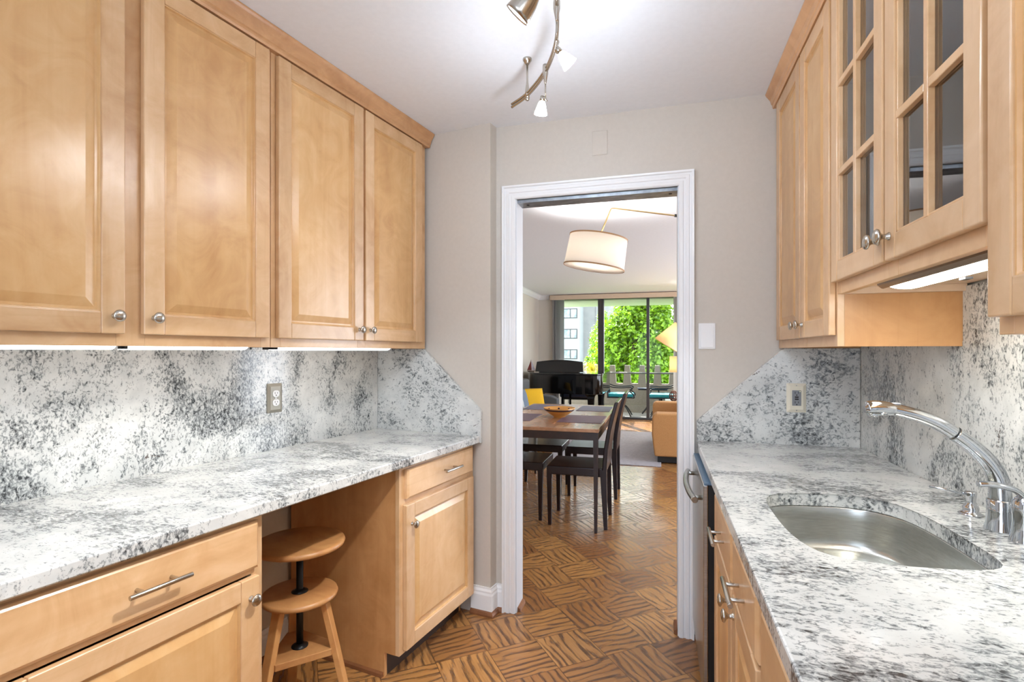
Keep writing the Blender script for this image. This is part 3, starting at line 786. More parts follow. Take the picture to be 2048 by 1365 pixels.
arc = bez([(.668, fy, 1.150), (.635, fy, 1.172), (.60, fy, 1.188), (.562, fy, 1.199), (.535, fy, 1.204), (.505, fy, 1.205), (.484, fy, 1.202)], 8)
n = len(arc); rr = []
for k in range(n):
    u = k/(n-1); rr.append(.0165-.003*u if u < .6 else (.0147+.004*math.sin((u-.6)/.4*PI*.75) if u < .97 else .010))
sp = build('spray_head', MB().tube(arc, rr, 20), CHROME, t)
build('seam_ring', MB().lathe([(.0172, 0), (.0174, .001), (.0172, .002)], (.669, fy, 1.1495), Vector((-.033, 0, .022)), 24), BLACKP, parent=sp)
build('spray_face', MB().lathe([(.013, 0), (.0125, -.010), (.009, -.012), (.0, -.012)], (.503, fy, 1.196), n=20).lathe([(.0155, 0), (.014, -.006)], (.52, fy, 1.196), n=20), CHROME, parent=sp)
build('button', MB().sphere((.548, fy, 1.2165), .010, sc=(1.3, .7, .35)), GREYP, parent=sp)
t = thing('faucet_lever', (.757, 1.372, ZR), 'separate chrome lever handle on the worktop, nearest the viewer', 'faucet handle')
build('body', MB().lathe([(.026, 0), (.025, .004), (.021, .02), (.0195, .05), (.020, .06), (.0215, .075), (.019, .09), (.012, .099), (.0, .101)], (.757, 1.372, ZR), n=28), CHROME, t)
lv = bez([(.762, 1.372, 1.018), (.745, 1.372, 1.040), (.72, 1.373, 1.049), (.695, 1.374, 1.052), (.676, 1.375, 1.051)], 8)
build('lever', MB().tube(lv, [.010+.002*math.sin(k/(len(lv)-1)*PI) for k in range(len(lv))], 16, flat=.55), CHROME, t)
t = thing('soap_dispenser', (.760, 1.575, ZR), 'small chrome soap dispenser with a thin spout behind the sink', 'soap dispenser')
build('body', MB().lathe([(.026, 0), (.026, .003), (.020, .006), (.016, .010), (.017, .016), (.0155, .022), (.010, .027), (.0095, .034), (.0115, .046), (.0125, .055), (.012, .058), (.0, .0585)], (.760, 1.575, ZR), n=28), CHROME, t)
build('spout', MB().tube([(.757, 1.575, .981), (.72, 1.575, .987), (.672, 1.575, .995)], [.0042, .0036, .003], 12), CHROME, t)

# base cabinets of the right run
TOPB = ZR-TR-.002
t = base(RB, 1.06, 1.928, 'right base cabinet under the sink, two drawer fronts above two doors', .62, TOPB)
build('face_frame', frame_mb(RB, 1.06, 1.928, .10, TOPB, ((1.06, 1.105), (1.385, 1.435), (1.80, 1.928)), ((.10, .14), (.72, .75), (.875, TOPB))), [WV, WH], t, bevel=.001)
drawer(RB, t, 1.428, 1.832, .745, .878, .0005, 1.605, .805); drawer(RB, t, 1.075, 1.398, .745, .878, .0005, 1.245, .805)
door(RB, t, 1.428, 1.832, .115, .735, .0005, 1.455, kz=.690); door(RB, t, 1.075, 1.398, .115, .735, .0005, 1.372, kz=.690)
t = base(RB, .45, 1.056, 'right base cabinet nearest the viewer, beyond the sink cabinet', .62, TOPB)
build('face_frame', frame_mb(RB, .45, 1.056, .10, TOPB, ((.45, .49), (1.012, 1.056)), ((.10, .14), (.72, .75), (.875, TOPB))), [WV, WH], t, bevel=.001)
drawer(RB, t, .47, 1.028, .745, .878, .0005, .75, .805); door(RB, t, .47, 1.028, .115, .735, .0005, 1.0, kz=.69)

# dishwasher
t = thing('dishwasher', (.45, 2.24, 0), 'stainless steel dishwasher with bowed handle beside the doorway', 'dishwasher')
build('tub', MB().box(.225, .80, 1.945, 2.535, .10, .88), BLACKP, t)
dd = build('door', MB().box(.152, .170, 1.952, 2.530, .115, .868), STEEL, t, bevel=.004)
build('liner', MB().box(.1705, .222, 1.954, 2.528, .115, .867), BLACKP, parent=dd)
build('control_strip', MB().box(.156, .200, 1.956, 2.526, .868, .874), mat('blue_grey_control_strip', srgb(96, 122, 146), .3), parent=dd)
build('toe_panel', MB().box(.245, .265, 1.955, 2.528, .0, .10), BLACKP, t)
b = MB(); hx = bez([(.128, 2.00, .80), (.116, 2.10, .80), (.110, 2.24, .80), (.116, 2.38, .80), (.128, 2.48, .80)], 6)
b.tube(hx, .0115, 16)
for y in (2.04, 2.44): b.cyl((.154, y, .80), (.120, y, .80), .0085, n=14)
build('handle', b, STEEL, parent=dd)

# under-cabinet light of the right run
t = thing('fluorescent_light', (.60, 1.27, 1.50), 'lit fluorescent light under the glazed cabinet on the right', 'light')
prof = [(.545+.075*(1-math.cos(a)), 1.534-.028*math.sin(a)) for a in [PI/2*k/8 for k in range(9)]]
b = MB(); hp = [(.536, 1.534), (.536, 1.522), (.540, 1.511), (.548, 1.504), (.552, 1.503), (.552, 1.508), (.545, 1.515), (.543, 1.534)]
b.loft([[(x, y, z) for x, z in hp] for y in (1.025, 1.530)]); build('front_cover', b, mat('brown_metal_cover', srgb(128, 102, 74), .25, .7), t)
build('housing', MB().box(.545, .665, 1.025, 1.530, 1.520, 1.534), WHITE, t)
b = MB(); b.loft([[(.600+.048*math.cos(a), y, 1.520-.020*math.sin(a)) for a in [PI*k/10 for k in range(11)]] for y in (1.03, 1.524)]); build('lens', b, LENS, t)
b = MB(); b.box(.534, .667, 1.524, 1.530, 1.516, 1.534); build('end_cap', b, BLACKP, t)
build('switch', MB().box(.632, .646, 1.33, 1.355, 1.498, 1.503), BLACKP, t)

# ------------------------------------------------------------------ stool in the knee space
sx, sy = -1.545, 1.425
t = thing('stool', (sx, sy, 0), 'beech swivel stool with two round discs and a black post under the left worktop', 'stool', 'L')
def disc(r, z, th=.022): return MB().lathe([(0, 0), (r-.010, 0), (r-.003, .003), (r, th*.5), (r-.003, th-.003), (r-.010, th), (0, th)], (sx, sy, z), n=56)
build('seat', disc(.163, .612), BEECH_TOP, t)
build('lower_disc', disc(.137, .420), BEECH_TOP, t)
po = build('post', MB().cyl((sx, sy, .232), (sx, sy, .614), .0125, n=20), BLACKM, t)
for z in (.441, .236): build('flange', MB().lathe([(.030, 0), (.030, .003), (.018, .008), (.014, .012)], (sx, sy, z), n=24), BLACKM, parent=po)
legs = []
for a in (R(27), R(-93), R(147)):
    ca, sa = math.cos(a), math.sin(a)
    b = MB(); b.bar((sx+.088*ca, sy+.088*sa, .420), (sx+.185*ca, sy+.185*sa, 0), .042, .024, .036, .022, side=(ca, sa, 0)); build('leg', b, BEECH, t, bevel=.003)
tri = []
for a in (R(-93), R(27), R(147)):
    for da in (-.20, .20): tri.append((sx+.128*math.cos(a+da), sy+.128*math.sin(a+da)))
b = MB(); b.prism(tri, .212, .236); build('brace', b, BEECH_TOP, t, bevel=.002)

# ------------------------------------------------------------------ track light
RZ = 2.364
rail_xy = [(-.585, 2.066), (-.514, 2.006), (-.437, 1.910), (-.374, 1.803), (-.325, 1.68), (-.295, 1.548), (-.278, 1.42), (-.285, 1.25), (-.315, 1.05), (-.36, .85), (-.40, .6), (-.42, .3)]
rp = bez([(x, y, RZ) for x, y in rail_xy], 8)
t = thing('track_rail', (-.33, 1.4, RZ), 'curved nickel track rail hanging from the kitchen ceiling', 'track rail')
b = MB()
for dz in (.006, -.006): b.tube([p_+Vector((0, 0, dz)) for p_ in rp], .0055, 10)
build('rail', b, NICKEL, t)
def standoff(x, y):
    b = MB(); b.lathe([(.018, ZC), (.018, ZC-.006), (.012, ZC-.014), (.009, ZC-.02), (.0, ZC-.021)], (x, y, 0), n=20)
    b.lathe([(.004, ZC-.02), (.004, RZ+.055), (.008, RZ+.02), (.010, RZ-.012), (.0, RZ-.014)], (x, y, 0), n=14)
    b.sphere((x, y, RZ-.016), .009)
    build('standoff', b, NICKEL, t)
standoff(-.502, 1.996); standoff(-.281, 1.30); standoff(-.41, .45)
def glass_head(x, y, zr, sh, label, tilt):
    """rail clamp, thin stem and a lit frosted cone"""
    h = thing('track_light_head', (x, y, zr), label, 'spotlight', group='spotlights on the curved track')
    b = MB(); b.lathe([(.009, .02), (.0105, .005), (.0105, -.012), (.007, -.03), (.004, -.045), (.003, -.05)], (x, y, zr), n=16); b.cyl((x, y, zr-.048), (x, y, zr-.105), .0028, n=10); build('stem', b, NICKEL, h)
    tx, ty, tz = sh; d = Vector(tilt).normalized(); c = Vector(sh)
    b = MB(); b.tube(bez([(x, y, zr-.10), (x+.006, y, zr-.112), tuple(c-d*.036)], 5), .002, 8); b.lathe([(.008, -.036), (.0095, -.026), (.009, -.018)], c, d, 16); build('holder', b, NICKEL, h)
    b = MB(); b.lathe([(.008, -.02), (.0125, -.012), (.018, .006), (.0235, .026), (.022, .026), (.010, -.012)], c, d, 24); build('glass_shade', b, FROST, h)
    return h
glass_head(-.395, 1.840, RZ, (-.406, 1.825, 2.226), 'lit frosted cone spotlight hanging nearest the doorway', (-.15, .1, -1))
glass_head(-.288, 1.500, RZ, (-.266, 1.505, 2.206), 'glaring frosted spotlight in the middle of the curved track', (.55, .55, -.55))
h = thing('track_light_head', (-.278, 1.30, RZ), 'brushed metal bell spotlight at the top edge of the picture', 'spotlight', group='spotlights on the curved track')
hc = Vector((-.338, 1.268, 2.206)); hd_ = Vector((-.70, .12, -.70)).normalized()
b = MB(); b.lathe([(.004, -.075), (.012, -.07), (.020, -.055), (.028, -.03), (.033, 0), (.0345, .012), (.033, .012), (.030, 0)], hc, hd_, 32); build('bell_shade', b, NICKEL, h)
build('bulb', MB().lathe([(.031, .006), (.031, .009), (0, .010)], hc, hd_, 28), BULB, h)
b = MB(); b.tube(bez([(-.281, 1.29, RZ), (-.283, 1.285, RZ-.04), tuple(hc-hd_*.072)], 6), .004, 8); build('stem', b, NICKEL, h)

# light of the track heads, seen and inferred, plus unseen fill lamps added near the viewer
WHT = (.90, .97, 1.06)
for loc, pw, to in (((-.418, 1.828, 2.175), 7, (-.55, 1.9, 0)), ((-.225, 1.54, 2.165), 7, (-.05, 1.7, 0)), ((-.40, 1.275, 2.165), 7, (-1.3, 1.3, .6)),
                    ((-.02, 1.22, 2.20), 74, (-1.02, 1.15, .3)), ((-.36, .45, 2.18), 10, (-.4, .6, 0)), ((-.42, -.3, 2.18), 8, (-.4, -.2, 0))):  # last two: unseen lamps added as fill
    lamp('spot_or_fill_beam', 'SPOT', loc, pw, (1, .975, .93) if pw > 50 else WHT, shadow_soft_size=.022, spot_size=R(68 if pw > 50 else 104), spot_blend=.3, aim=to)
for loc, pw in (((-.410, 1.828, 2.165), 3.6), ((-.235, 1.53, 2.155), 3.2), ((-.06, .74, 2.1), 3.8), ((-.42, 0, 2.0), 7)):  # last two: unseen, added to brighten the near cabinets and the room
    lamp('spot_or_fill_glow', 'POINT', loc, pw, (.84, .97, 1.13), shadow_soft_size=.03)

# ------------------------------------------------------------------ dining room
TX0, TX1, TY0, TY1, TZ = -1.325, -.425, 3.835, 5.575, .770
t = thing('dining_table', ((TX0+TX1)/2, (TY0+TY1)/2, 0), 'dining table with light wooden top and dark frame beyond the doorway', 'table')
build('table_top', MB().box(TX0, TX1, TY0, TY1, TZ-.026, TZ), TABLEW, t, bevel=.002)
a = MB()
for x0, x1, y0, y1 in ((TX0+.004, TX1-.004, TY0+.004, TY0+.03), (TX0+.004, TX1-.004, TY1-.03, TY1-.004), (TX0+.004, TX0+.03, TY0+.03, TY1-.03), (TX1-.03, TX1-.004, TY0+.03, TY1-.03)):
    a.box(x0, x1, y0, y1, TZ-.085, TZ-.027)
build('apron', a, DARKWOOD, t, bevel=.001)
for x in (TX0+.022, TX1-.022):
    for y in (TY0+.022, TY1-.022):
        b = MB(); b.bar((x, y, TZ-.027), (x, y, 0), .036, .036, .022, .022, side=(1, 0, 0)); build('leg', b, DARKWOOD, t, bevel=.001)
def mat_on_table(x0, x1, y0, y1, m, label):
    tag(build('placemat', MB().box(x0, x1, y0, y1, TZ, TZ+.003), m, bevel=.001), label, 'placemat', 'placemats on the dining table')
mat_on_table(-.80, -.44, 4.15, 4.63, MATR, 'reddish grey woven placemat on the right front of the dining table')
mat_on_table(-.77, -.45, 4.98, 5.45, MATC, 'grey woven placemat on the right back of the dining table')
mat_on_table(-1.30, -1.02, 4.15, 4.63, MATR, 'mauve woven placemat on the left front of the dining table')
mat_on_table(-1.30, -.99, 4.98, 5.45, MATC, 'grey woven placemat on the left back of the dining table')
bc = (-.835, 4.47, TZ)
t = thing('bowl', bc, 'wide orange ceramic bowl with a dark band on the dining table', 'bowl')
prf = [(.05, .0), (.052, .006), (.075, .022), (.105, .044), (.125, .062), (.140, .082), (.137, .083), (.12, .064), (.09, .04), (.05, .024), (0, .020)]
b = MB(); b.lathe(prf, bc, n=48)
bw = build('bowl_body', b, BOWLO, t)
build('dark_band', MB().lathe([(.1215, .057), (.1345, .0725), (.1352, .0722), (.1222, .0566)], bc, n=48), BOWLD, parent=bw)
for k in range(7):
    a_ = k*.9; r_ = .112
    c0 = Vector((bc[0]+r_*math.cos(a_), bc[1]+r_*math.sin(a_), bc[2]+.0625))
    build('painted_mark', MB().sphere(c0, .010, 10, 6, sc=(.9, .4, .9)), BOWLD, parent=bw)

def dining_chair(x_front, y0, y1, face, label):
    """face -1: the sitter looks to -x (backrest on the +x side)"""
    yc = (y0+y1)/2; s_ = -face; xb = x_front+s_*.455
    t = thing('dining_chair', ((x_front+xb)/2, yc, 0), label, 'chair', group='leather dining chairs around the table')
    X = lambda d: x_front+s_*d
    b = MB(); b.box(X(.0), X(.43), y0, y1, .395, .462); build('seat', b, LEATHER, t, bevel=.008, seg=3)
    # backrest: leather panel leaning outward
    L = []
    for z, d, th in ((.44, .425, .036), (.60, .437, .034), (.75, .462, .032), (.88, .495, .030), (.965, .520, .028)):
        L.append([(X(d), y0, z), (X(d+th), y0, z), (X(d+th), y1, z), (X(d), y1, z)])
    b = MB(); b.loft(L); build('backrest', b, LEATHER, t, bevel=.008, seg=3)
    for y in (y0+.02, y1-.02):
        b = MB(); b.bar((X(.022), y, .41), (X(.024), y, 0), .040, .042, .026, .026, side=(1, 0, 0)); build('leg', b, LEATHER, t, bevel=.002)
        b = MB(); b.bar((X(.435), y, .45), (X(.452), y, 0), .040, .050, .026, .028, side=(1, 0, 0)); build('leg', b, LEATHER, t, bevel=.002)
dining_chair(-.835, 3.925, 4.335, -1, 'dark leather dining chair, front one on the right side of the table')
dining_chair(-.825, 4.765, 5.165, -1, 'dark leather dining chair, back one on the right side of the table')
dining_chair(-.880, 4.005, 4.425, 1, 'dark leather dining chair, front one on the left side of the table')
dining_chair(-.866, 4.780, 5.200, 1, 'dark leather dining chair, back one on the left side of the table')

# arc lamp over the table
t = thing('floor_lamp', (.46, 4.16, 0), 'brass arc lamp with a tilted cream drum shade over the dining table', 'lamp')
build('base', MB().lathe([(.14, 0), (.14, .012), (.13, .02), (.02, .026)], (.46, 4.16, 0), n=36), BLACKM, t)
build('pole', MB().cyl((.46, 4.16, .02), (.46, 4.16, 2.36), .011), BRASS, t)
build('joint', MB().cyl((.145, 4.090, 2.366), (.117, 4.083, 2.368), .011).box(.435, .485, 4.14, 4.18, 2.32, 2.38), BLACKM, t)
LC = Vector((-.452, 3.925, 2.09)); tl = Matrix.Rotation(R(9.2), 3, 'Y')
b = MB(); b.tube([(.46, 4.16, 2.352), (.13, 4.087, 2.367), (-.32, 3.962, 2.424), (-.338, 3.957, 2.424), (-.346, 3.955, 2.414), tuple(LC+tl @ Vector((0, 0, .10)))], .006, 12); build('arm', b, BRASS, t)
def drum(c, r0, r1, h, m, n=48):
    b = MB(); q = []
    for r, z in ((r0, -h/2), (r1, h/2), (r1-.004, h/2), (r0-.004, -h/2)): q.append([c+tl_ @ Vector((r*math.cos(2*PI*i/n), r*math.sin(2*PI*i/n), z)) for i in range(n)])
    b.loft(q+[q[0]], smooth=True, cap0=False, cap1=False); return b
tl_ = tl
shd = build('lamp_shade', drum(LC, .226, .215, .232, SHADE), SHADE, t)
for z, r in ((-.113, .2285), (.113, .2175)):
    b = MB(); q = []
    for dr, dz in ((0, -.005), (.0015, -.005), (.0015, .005), (0, .005)): q.append([LC+tl @ Vector(((r+dr)*math.cos(2*PI*i/48), (r+dr)*math.sin(2*PI*i/48), z+dz)) for i in range(48)])
    b.loft(q, cap0=False, cap1=False); build('shade_trim', b, TRIMTAN, parent=shd)
build('spider', MB().bar(LC+tl @ Vector((-.213, 0, .10)), LC+tl @ Vector((.213, 0, .10)), .006, .004).bar(LC+tl @ Vector((0, -.213, .10)), LC+tl @ Vector((0, .213, .10)), .006, .004), BRASS, parent=shd)
bl = build('diffuser', MB().lathe([(.222, -.105), (.222, -.103), (0, -.102)], LC, tl @ Vector((0, 0, 1)), 40), shade_mat('white_diffuser', srgb(250, 248, 244), .7), parent=shd)
lamp('arc_lamp_bulb', 'POINT', tuple(LC+Vector((0, 0, .0))), 30, (.98, .97, .95), shadow_soft_size=.05)

# ------------------------------------------------------------------ living room
o = build('rug', MB().box(-1.35, .03, 6.25, 8.86, 0.0, .012), RUG, bevel=.004); tag(o, 'large grey rug on the parquet in the living room', 'rug')
def cushion(w_, h_, d_):
    """soft square cushion in its own x,z plane"""
    b = MB(); n = 10; vs = []; fs = []
    for sgn in (1, -1):
        for j in range(n+1):
            for i in range(n+1):
                u, v = i/n*2-1, j/n*2-1; e = max(0, (1-u**4)*(1-v**4))**.6
                pinch = 1-.06*(1-e); vs.append((u*w_/2*pinch, sgn*d_/2*e, v*h_/2*pinch))
        o_ = (n+1)*(n+1)*(0 if sgn > 0 else 1)
        for j in range(n):
            for i in range(n): a_ = o_+j*(n+1)+i; fs.append((a_, a_+1, a_+n+2, a_+n+1))
    b.add(vs, fs, 0, True); return b
def place_cushion(name, mb, m, loc, rot, label, cat='cushion'):
    me = build(name, mb, m, origin=(0, 0, 0), weld=True); me.location = loc; me.rotation_euler = rot; return tag(me, label, cat)
# grey sofa along the left wall
t = thing('sofa', (-1.86, 7.1, 0), 'grey fabric sofa along the left wall, in front of the piano', 'sofa')
build('seat', MB().box(-2.12, -1.46, 6.15, 7.85, .10, .30), GREYF, t, bevel=.02)
build('backrest', MB().box(-2.30, -1.97, 6.0, 8.02, .10, .915), GREYF, t, bevel=.05, seg=4)
b = MB(); b.loft([[(x, y, z) for x, z in ((-2.0, .1), (-1.50, .1), (-1.50, .615), (-1.60, .655), (-1.98, .70))] for y in (7.86, 8.04)]); build('armrest', b, GREYF, t, bevel=.02)
build('armrest', MB().box(-2.0, -1.48, 5.98, 6.14, .10, .60), GREYF, t, bevel=.02)
for y0, y1 in ((6.15, 6.99), (7.0, 7.85)): build('seat_cushion', MB().box(-1.97, -1.46, y0, y1, .30, .43), GREYF, t, bevel=.03, seg=3)
for x in (-2.25, -1.55):
    for y in (6.05, 7.95): build('foot', MB().box(x-.02, x+.02, y-.02, y+.02, 0.0125, .10), BLACKP, t)
place_cushion('cushion', cushion(.42, .40, .13), YELLOW, (-1.835, 7.60, .605), (R(-20), 0, R(38)), 'yellow square cushion on the grey sofa')
place_cushion('cushion', cushion(.42, .42, .12), BLUEGREY, (-1.87, 6.98, .62), (R(-14), 0, R(70)), 'blue grey cushion leaning at the left on the grey sofa')

# grand piano, its curved tail towards the viewer
px0, px1, py0, py1 = -2.30, -.875, 8.42, 9.80
out = [(px1, py1), (px1, 8.58), (px1-.02, 8.50), (px1-.11, 8.44), (-1.20, 8.42), (-1.45, 8.44), (-1.70, 8.50), (-1.92, 8.60), (-2.10, 8.78), (-2.22, 9.02), (px0, 9.35), (px0, py1)]
out = [out[0]]+[tuple(p_.xy) for p_ in bez([(x, y, 0) for x, y in out[1:-1]], 5)]+[out[-1]]
t = thing('grand_piano', (-1.55, 9.1, 0), 'black lacquered grand piano in front of the balcony window', 'piano')
b = MB(); b.prism(out, .645, .955); build('case', b, LACQ, t, bevel=.004)
lid = [(x+(x+1.55)*.012, y+(y-9.1)*.012) for x, y in out]
b = MB(); b.prism(lid, .957, .982); build('lid', b, LACQ, t, bevel=.004)
build('key_slip', MB().box(px0+.02, px1-.02, py1, py1+.16, .64, .74), LACQ, t, bevel=.01)
dk = []
for k in range(13):
    u = k/12; x = -2.075+u*.815; dk.append((x, 1.165+.035*math.sin(u*PI)))
L = [[(-2.095, y, .990)]+[(x, y+.05, z) for x, z in dk]+[(-1.245, y, .990)] for y in (8.90, 8.925)]
b = MB(); b.loft(L); build('music_desk', b, mat('matt_black_wood', srgb(14, 13, 13), .35), t)
build('desk_rest', MB().box(-2.02, -1.32, 8.88, 9.02, .982, .992), LACQ, t)
def pleg(x, y):
    b = MB(); q = []
    for z, h in ((.645, .105), (.60, .10), (.57, .065), (.53, .055), (.30, .046), (.07, .040), (.05, .05), (.04, .05)):
        q.append([(x-h, y-h, z), (x+h, y-h, z), (x+h, y+h, z), (x-h, y+h, z)])
    b.loft(q); g = build('leg', b, LACQ, t, bevel=.004)
    build('caster', MB().lathe([(.022, -.012), (.022, .012)], (x, y, .022), (1, 0, 0), 18), BRASS, parent=g)
pleg(-1.125, 9.0); pleg(-2.15, 9.65); pleg(-1.02, 9.65)
b = MB()
for x in (-1.70, -1.56): b.box(x-.018, x+.018, 9.42, 9.46, .10, .645)
b.box(-1.76, -1.50, 9.38, 9.50, .055, .10); b.box(-1.73, -1.53, 9.40, 9.48, .58, .645); ly = build('lyre', b, LACQ, t, bevel=.004)
for x in (-1.70, -1.63, -1.56): build('pedal', MB().box(x-.012, x+.012, 9.50, 9.60, .06, .07), BRASS, parent=ly)
# sailing boat ornament
t = thing('sailboat_ornament', (-2.19, 8.98, .982), 'small wooden sailboat ornament on the left end of the piano', 'ornament')
bx, by = -2.19, 8.98
b = MB(); b.loft([[(bx-.065*s_, by, .985), (bx, by-.02*s_, .985), (bx+.07*s_, by, .985), (bx, by+.02*s_, .985)] if k == 0 else [(bx-.075, by, 1.005), (bx, by-.025, 1.005), (bx+.08, by, 1.005), (bx, by+.025, 1.005)] for k, s_ in ((0, .8), (1, 1))]); build('hull', b, mat('dark_hull', srgb(70, 36, 28), .4), t)
build('mast', MB().cyl((bx, by, 1.0), (bx, by, 1.20), .003), mat('mast_wood', srgb(90, 50, 36), .5), t)
b = MB(); b.loft([[(bx-.07, y, 1.012), (bx+.012, y, 1.012), (bx+.002, y, 1.195)] for y in (by-.002, by+.002)]); build('sail', b, REDW, t)
b = MB(); b.loft([[(bx+.016, y, 1.012), (bx+.078, y, 1.012), (bx+.006, y, 1.185)] for y in (by+.004, by+.008)]); tag(build('sail', b, LILAC, t), 'pale lilac sail')
# piano bench
t = thing('piano_bench', (-1.52, 10.12, 0), 'navy padded bench behind the grand piano', 'bench')
build('seat', MB().box(-1.86, -1.24, 9.99, 10.27, .45, .54), NAVY, t, bevel=.03, seg=4)
build('frame', MB().box(-1.83, -1.27, 10.01, 10.25, .41, .45), BLACKM, t)
for x in (-1.82, -1.28):
    for y in (10.02, 10.24): build('leg', MB().cyl((x, y, .41), (x, y, 0), .014), BLACKM, t)

# tan loveseat
t = thing('loveseat', (.42, 7.2, 0), 'tan upholstered loveseat on the right, in front of the balcony window', 'sofa')
b = MB(); b.loft([[(x, y, z) for x, z in ((-.045, .085), (-.078, .35), (-.072, .56), (-.05, .585), (-.02, .60), (.90, .60), (.93, .56), (.93, .085))] for y in (6.44, 6.70)]); build('armrest', b, TAN, t, bevel=.02, seg=3)
b = MB(); b.loft([[(x, y, z) for x, z in ((-.05, .085), (-.085, .35), (-.08, .57), (-.06, .595), (-.03, .61), (.90, .61), (.93, .56), (.93, .085))] for y in (7.82, 8.06)]); build('armrest', b, TAN, t, bevel=.02, seg=3)
build('seat', MB().box(-.02, .80, 6.70, 7.82, .085, .30), TAN, t, bevel=.015)
for y0, y1 in ((6.705, 7.255), (7.265, 7.815)):
    build('seat_cushion', MB().box(-.04, .62, y0, y1, .30, .44), TAN, t, bevel=.03, seg=3)
    build('back_cushion', MB().box(.56, .78, y0, y1, .44, .78), TAN, t, bevel=.05, seg=3)
build('backrest', MB().box(.74, .94, 6.70, 7.82, .085, .72), TAN, t, bevel=.03, seg=3)
pl = MB(); pl.box(-.01, .88, 6.48, 8.02, .0125, .085); build('plinth', pl, BLACKP, t)

# side table with lamps behind the loveseat
t = thing('side_table', (.36, 8.50, 0), 'low side table behind the tan loveseat', 'table')
build('table_top', MB().box(.10, .66, 8.22, 8.78, .55, .575), DARKWOOD, t, bevel=.003)
for x in (.13, .63):
    for y in (8.25, 8.75): build('leg', MB().box(x-.018, x+.018, y-.018, y+.018, 0, .55), DARKWOOD, t)
t = thing('lattice_ornament', (.225, 8.40, .575), 'small brown openwork ornament on the side table', 'ornament')
b = MB()
for k in range(6):
    a_ = k*PI/6; q = [Vector((.225+.062*math.cos(u)*math.cos(a_), 8.40+.062*math.cos(u)*math.sin(a_), .575+.082+.08*math.sin(u))) for u in [2*PI*i/24 for i in range(25)]]; b.tube(q, .006, 8)
for z, r in ((-.045, .05), (0, .062), (.045, .05)): b.tube([Vector((.225+r*math.cos(u), 8.40+r*math.sin(u), .657+z)) for u in [2*PI*i/24 for i in range(25)]], .006, 8)
build('lattice', b, BROWNORN, t); build('foot', MB().lathe([(.035, 0), (.03, .008)], (.225, 8.40, .575), n=20), BROWNORN, t)
tl_ = Matrix.Identity(3)
t = thing('table_lamp', (.37, 8.58, .575), 'table lamp with an upright tan drum shade on the side table', 'lamp')
build('base', MB().lathe([(.08, 0), (.08, .012), (.02, .025), (.03, .10), (.045, .20), (.03, .30), (.012, .36), (.012, .46)], (.37, 8.58, .575), n=28), BRASS, t)
build('lamp_shade', drum(Vector((.37, 8.58, 1.145)), .205, .200, .245, SHADET), SHADET, t)
lamp('table_lamp_bulb', 'POINT', (.37, 8.58, 1.14), 8, (1, .93, .82), shadow_soft_size=.04)
t = thing('floor_lamp', (.62, 9.05, 0), 'floor lamp with a large leaning tan shade beside the balcony window', 'lamp')
build('base', MB().lathe([(.14, 0), (.14, .012), (.02, .024)], (.62, 9.05, 0), n=32), BLACKM, t)
build('pole', MB().tube([(.62, 9.05, .02), (.62, 9.05, 1.40), (.56, 9.05, 1.55), (.43, 9.05, 1.60)], .010), BLACKM, t)
tl_ = Matrix.Rotation(R(33), 3, 'Y')
build('lamp_shade', drum(Vector((.30, 9.05, 1.575)), .30, .17, .40, SHADET), SHADET, t)
lamp('floor_lamp_bulb', 'POINT', (.30, 9.05, 1.56), 10, (1, .93, .82), shadow_soft_size=.04)

# ------------------------------------------------------------------ balcony
YP = 11.95
struct('floor_balcony', MB().box(XL-2, 6, YG+.1, YP+.25, -.25, -.012), CONCF)
struct('ceiling_balcony', MB().box(XL-2, 6, YG+.12, YP+.15, 2.392, 2.62), noisy('balcony_soffit', srgb(188, 190, 176), srgb(178, 180, 166), 30, .9, .05))
# parapet: solid base and one picket after another
b = MB(); b.box(XL-2, 6, YP, YP+.14, -.012, .625); b.box(XL-2, 6, YP-.12, YP, -.012, .148)
pm = 0
for k in range(-10, 18):
    x = -1.0125+k*.3295
    if x < XL-1.9 or x > 5.8: continue
    b.loft([[(x-h, YP+.01, z), (x+h, YP+.01, z), (x+h, YP+.13, z), (x-h, YP+.13, z)] for z, h in ((.60, .098), (.64, .088), (1.015, .055), (1.035, .050))])
struct('wall_parapet', b, CONC)
b = MB(); b.tube([(XL-1.5, YP-.10, .867), (5, YP-.10, .867)], .019, 14)
for x in (-3.2, -2.0, .75, 2.2, 3.8): b.cyl((x, YP-.10, .145), (x, YP-.10, .867), .012)
tag(build('handrail', b, mat('grey_rail_paint', srgb(120, 118, 116), .45, .4)), 'grey tubular handrail along the balcony parapet', 'handrail')

